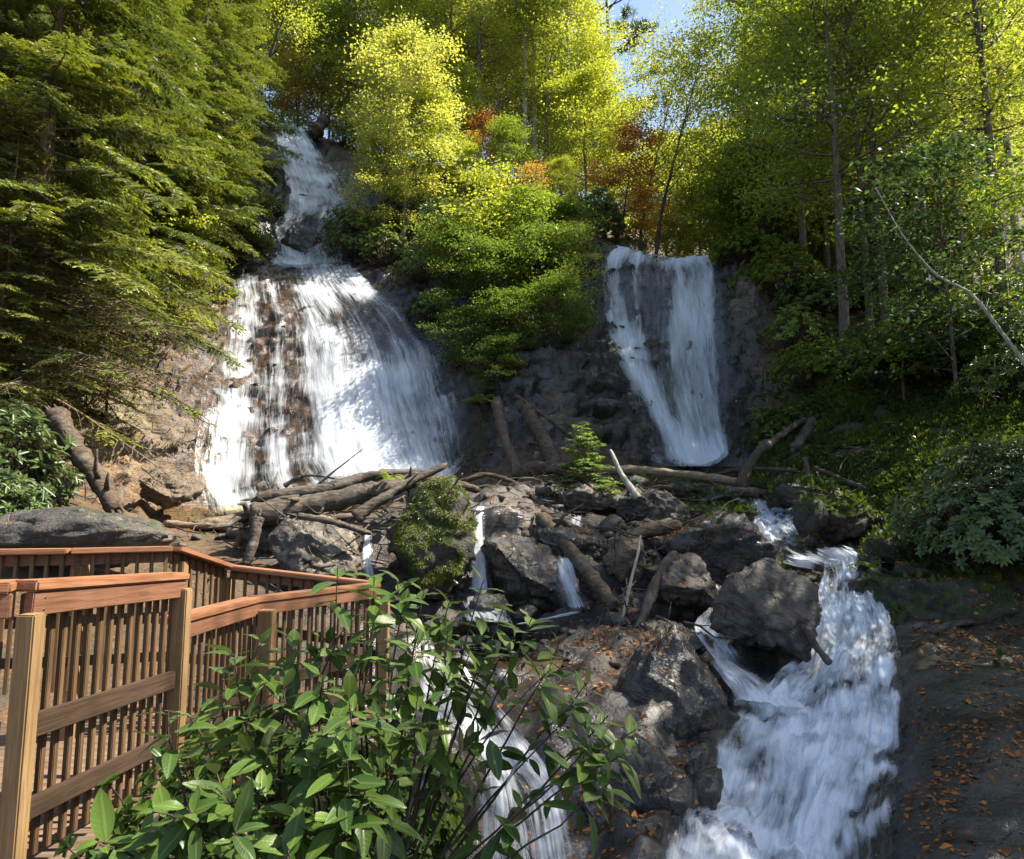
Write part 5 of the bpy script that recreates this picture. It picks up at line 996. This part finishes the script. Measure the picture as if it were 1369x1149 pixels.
for i in range(rows):
    t = i / (rows - 1); w = max(.02, math.sin(math.pi * min(1, t ** .85 * .97 + .02)) ** .8)
    for j, sd in enumerate((-1, 0, 1)):
        V[:, i, j] = LP + LD * (LL * (.10 + t))[:, None] + S * (sd * w * wv * LL * .5)[:, None] + LN * ((abs(sd) * w * .05 - t * t * droop * .6) * LL + rs.normal(size=nL) * .0012)[:, None]; UVh[:, i, j] = (sd * .5 * w, t)
g_ = np.array([[i * 3 + j, i * 3 + j + 1, i * 3 + j + 4, i * 3 + j + 3] for i in range(rows - 1) for j in (0, 1)]); qf = (np.arange(nL)[:, None, None] * rows * 3 + g_[None]).reshape(-1, 4)
for i in range(nL): mbs.tube([LP[i], LP[i] + LD[i] * LL[i] * .12], [.0016, .0014], 4, cap=False)
rt = empty('shrub', bases[0]); tag(rt, 'leafy laurel shrub with long glossy leaves in front of the lower railing', 'shrub'); org = bases[0]
for v in mbs.v: v -= org
link('stems', mbs.me('stems', M['bark_dark']), rt); o_ = link('leaves', mesh('leaves', V.reshape(-1, 3) - org, qf, M['hero_leaf'], True, {'rnd': np.repeat(LR, rows * 3)}, UVh.reshape(-1, 2)), rt); o_.color = (.072, .135, .028, 1)
# low plants under the front shrub
for k, (px, py, d, s, lb) in enumerate([(455, 1180, 3.2, .45, 'dark low bush under the front laurel shrub'), (330, 1190, 3.0, .4, 'dark low bush at the bottom left under the laurel')]):
    p = at(px, py, d); plant('bush', BU[k % 2], p, lb, 'bush', DK, s, k, None, ('stems', 'foliage'))

# ------------------------------------------------------------------ ground cover, pebbles, twigs and fallen leaves
def scatter(n, boxes, seed):
    rs = np.random.RandomState(seed); out = []
    for (px, py, d, r, w) in boxes:
        p = at(px, py, d); m = int(n * w); out.append(np.stack([p.x + rs.normal(size=m) * r * .6, p.y + rs.normal(size=m) * r * .6], -1))
    return np.vstack(out), rs
rv = [r[0] for r in ROCK_BVH]; of = 0; VV = []; FF = []
for v, f, _ in ROCK_BVH: VV.append(v); FF.append(f + of); of += len(v)
RB = BVHTree.FromPolygons(np.vstack(VV).tolist(), np.vstack(FF).tolist())
def drop(x, y):
    o = Vector((x, y, 60)); dn = Vector((0, 0, -1)); a = BVT.ray_cast(o, dn); b = RB.ray_cast(o, dn)
    if a[0] is None: return b
    if b[0] is not None and b[0].z > a[0].z: return b
    return a
xy, rs = scatter(30000, [(1180, 590, 17, 4.0, .40), (1320, 570, 14.6, 3.0, .25), (1100, 640, 16.5, 1.6, .06), (1080, 540, 20.5, 2.2, .08), (1180, 480, 21, 3.5, .12), (1230, 640, 14.4, 1.6, .08)], 3)
P = []; Nn = []
for x, y in xy:
    h = drop(x, y)
    if h[0] is not None: P.append(h[0][:]); Nn.append(h[1][:])
P = np.array(P); Nn = np.array(Nn); k = fbm(P * .9, 3) > -.22; P, Nn = P[k], Nn[k]; P = np.repeat(P, 3, 0); Nn = np.repeat(Nn, 3, 0); n = len(P); P = P + rs.normal(size=(n, 3)) * [.05, .05, .02]
D = unit(Nn * .8 + rs.normal(size=(n, 3)) * .7); l = rs.uniform(.06, .19, n) * (.7 + .8 * np.clip(fbm(P * .6 + 5, 2) + .5, 0, 1))
V, q, r = quads(P, D, unit(Nn + rs.normal(size=(n, 3)) * .5), l, l * .5, np.clip(fbm(P * 1.2, 2) + .45 + rs.normal(size=n) * .2, 0, 1)); o_ = link('ground_cover', mesh('ground_cover', V, q, M['leaf'], False, {'rnd': r})); o_.color = (.085, .125, .028, 1)
tag(o_, 'low green plants and moss carpeting the right bank', 'ground cover', kind='stuff')
xy, rs = scatter(15000, [(1310, 960, 7.8, 1.6, .10), (1290, 1080, 6.4, .9, .05), (1330, 860, 9.4, 1.0, .07), (1250, 790, 10.9, 1.2, .06), (900, 760, 12.4, 2.0, .12), (860, 950, 8.6, 1.4, .12), (820, 870, 10.4, 1.5, .10), (960, 720, 13, 1.5, .06), (760, 700, 14, 2.5, .05), (330, 1090, 4.0, 1.0, .09), (170, 640, 20.3, 2.2, .14), (230, 560, 22, 2.0, .06), (620, 590, 21.4, 1.3, .05), (850, 1100, 6.2, .9, .05)], 5)
P = []; Nn = []
for x, y in xy:
    h = drop(x, y)
    if h[0] is not None and h[1].z > .3: P.append(h[0][:]); Nn.append(h[1][:])
P = np.array(P); Nn = np.array(Nn); k = fbm(P * 1.7 + 3, 3) > -.05; P, Nn = P[k], Nn[k]; n = len(P); D = unit(np.cross(Nn, rs.normal(size=(n, 3))) + rs.normal(size=(n, 3)) * .15); l = .022 + rs.gamma(2.2, .013, n)
V, q, r = quads(P + Nn * .008, D, unit(Nn + rs.normal(size=(n, 3)) * .25), l, l * .62, rs.rand(n)); o_ = link('fallen_leaves', mesh('fallen_leaves', V, q, M['dead_leaf'], False, {'rnd': r})); o_.color = (.24, .105, .04, 1)
tag(o_, 'orange brown fallen leaves lying on the rocks and banks', 'fallen leaves', kind='stuff')

xy, rs = scatter(900, [(880, 760, 12.6, 2.6, .25), (760, 700, 14.2, 3.0, .22), (960, 680, 15.6, 2.4, .18), (640, 840, 11.6, 1.5, .06), (1120, 720, 13.2, 1.6, .08), (400, 700, 14.5, 2.6, .08), (620, 620, 20.5, 1.6, .05)], 11)
mb = MB(); V0, F0 = ico(2)
for x, y in xy:
    h = BVT.ray_cast(Vector((x, y, 60)), Vector((0, 0, -1)))
    if h[0] is None: continue
    s = rs.gamma(2.0, .03) + .025; V = V0 * [s, s * rs.uniform(.6, 1), s * rs.uniform(.4, .8)]
    for _ in range(4):
        n_ = unit(rs.normal(size=3)); dd = V @ n_ - s * rs.uniform(.35, .7); V = V - np.where(dd > 0, dd, 0)[:, None] * n_
    a_ = rs.rand() * 6.28; Rz = np.array([[math.cos(a_), -math.sin(a_), 0], [math.sin(a_), math.cos(a_), 0], [0, 0, 1]]); mb.add(V @ Rz.T + np.array(h[0][:]) + [0, 0, s * .15], F0)
tag(link('pebbles', mb.me('pebbles', M['rock'])), 'grey and brown pebbles and small stones between the boulders', 'pebbles', kind='stuff')
xy, rs = scatter(420, [(450, 680, 13.0, 2.2, .34), (700, 640, 17, 2.4, .16), (960, 640, 16.8, 2.2, .20), (840, 760, 12.4, 1.6, .14), (1130, 640, 15.6, 1.6, .10), (190, 650, 19, 2.2, .06)], 13)
mb = MB()
for x, y in xy:
    h = drop(x, y)
    if h[0] is None: continue
    p_ = np.array(h[0][:]) + [0, 0, rs.uniform(.01, .22)]; d_ = unit(rs.normal(size=3) * [1, .7, .35]); l_ = rs.uniform(.25, 1.1); r_ = rs.uniform(.007, .022)
    q_ = [p_ + d_ * l_ * t + rs.normal(size=3) * .05 * l_ for t in (-.5, -.2, .15, .5)]; mb.tube(q_, [r_, r_ * .9, r_ * .7, r_ * .3], 5)
    if rs.rand() < .5: mb.tube([q_[1], q_[1] + unit(d_ + rs.normal(size=3) * .8) * l_ * .35], [r_ * .6, r_ * .2], 4)
tag(link('twigs', mb.me('twigs', M['drift'])), 'loose dead twigs caught among the logs and stones', 'twigs', kind='stuff')
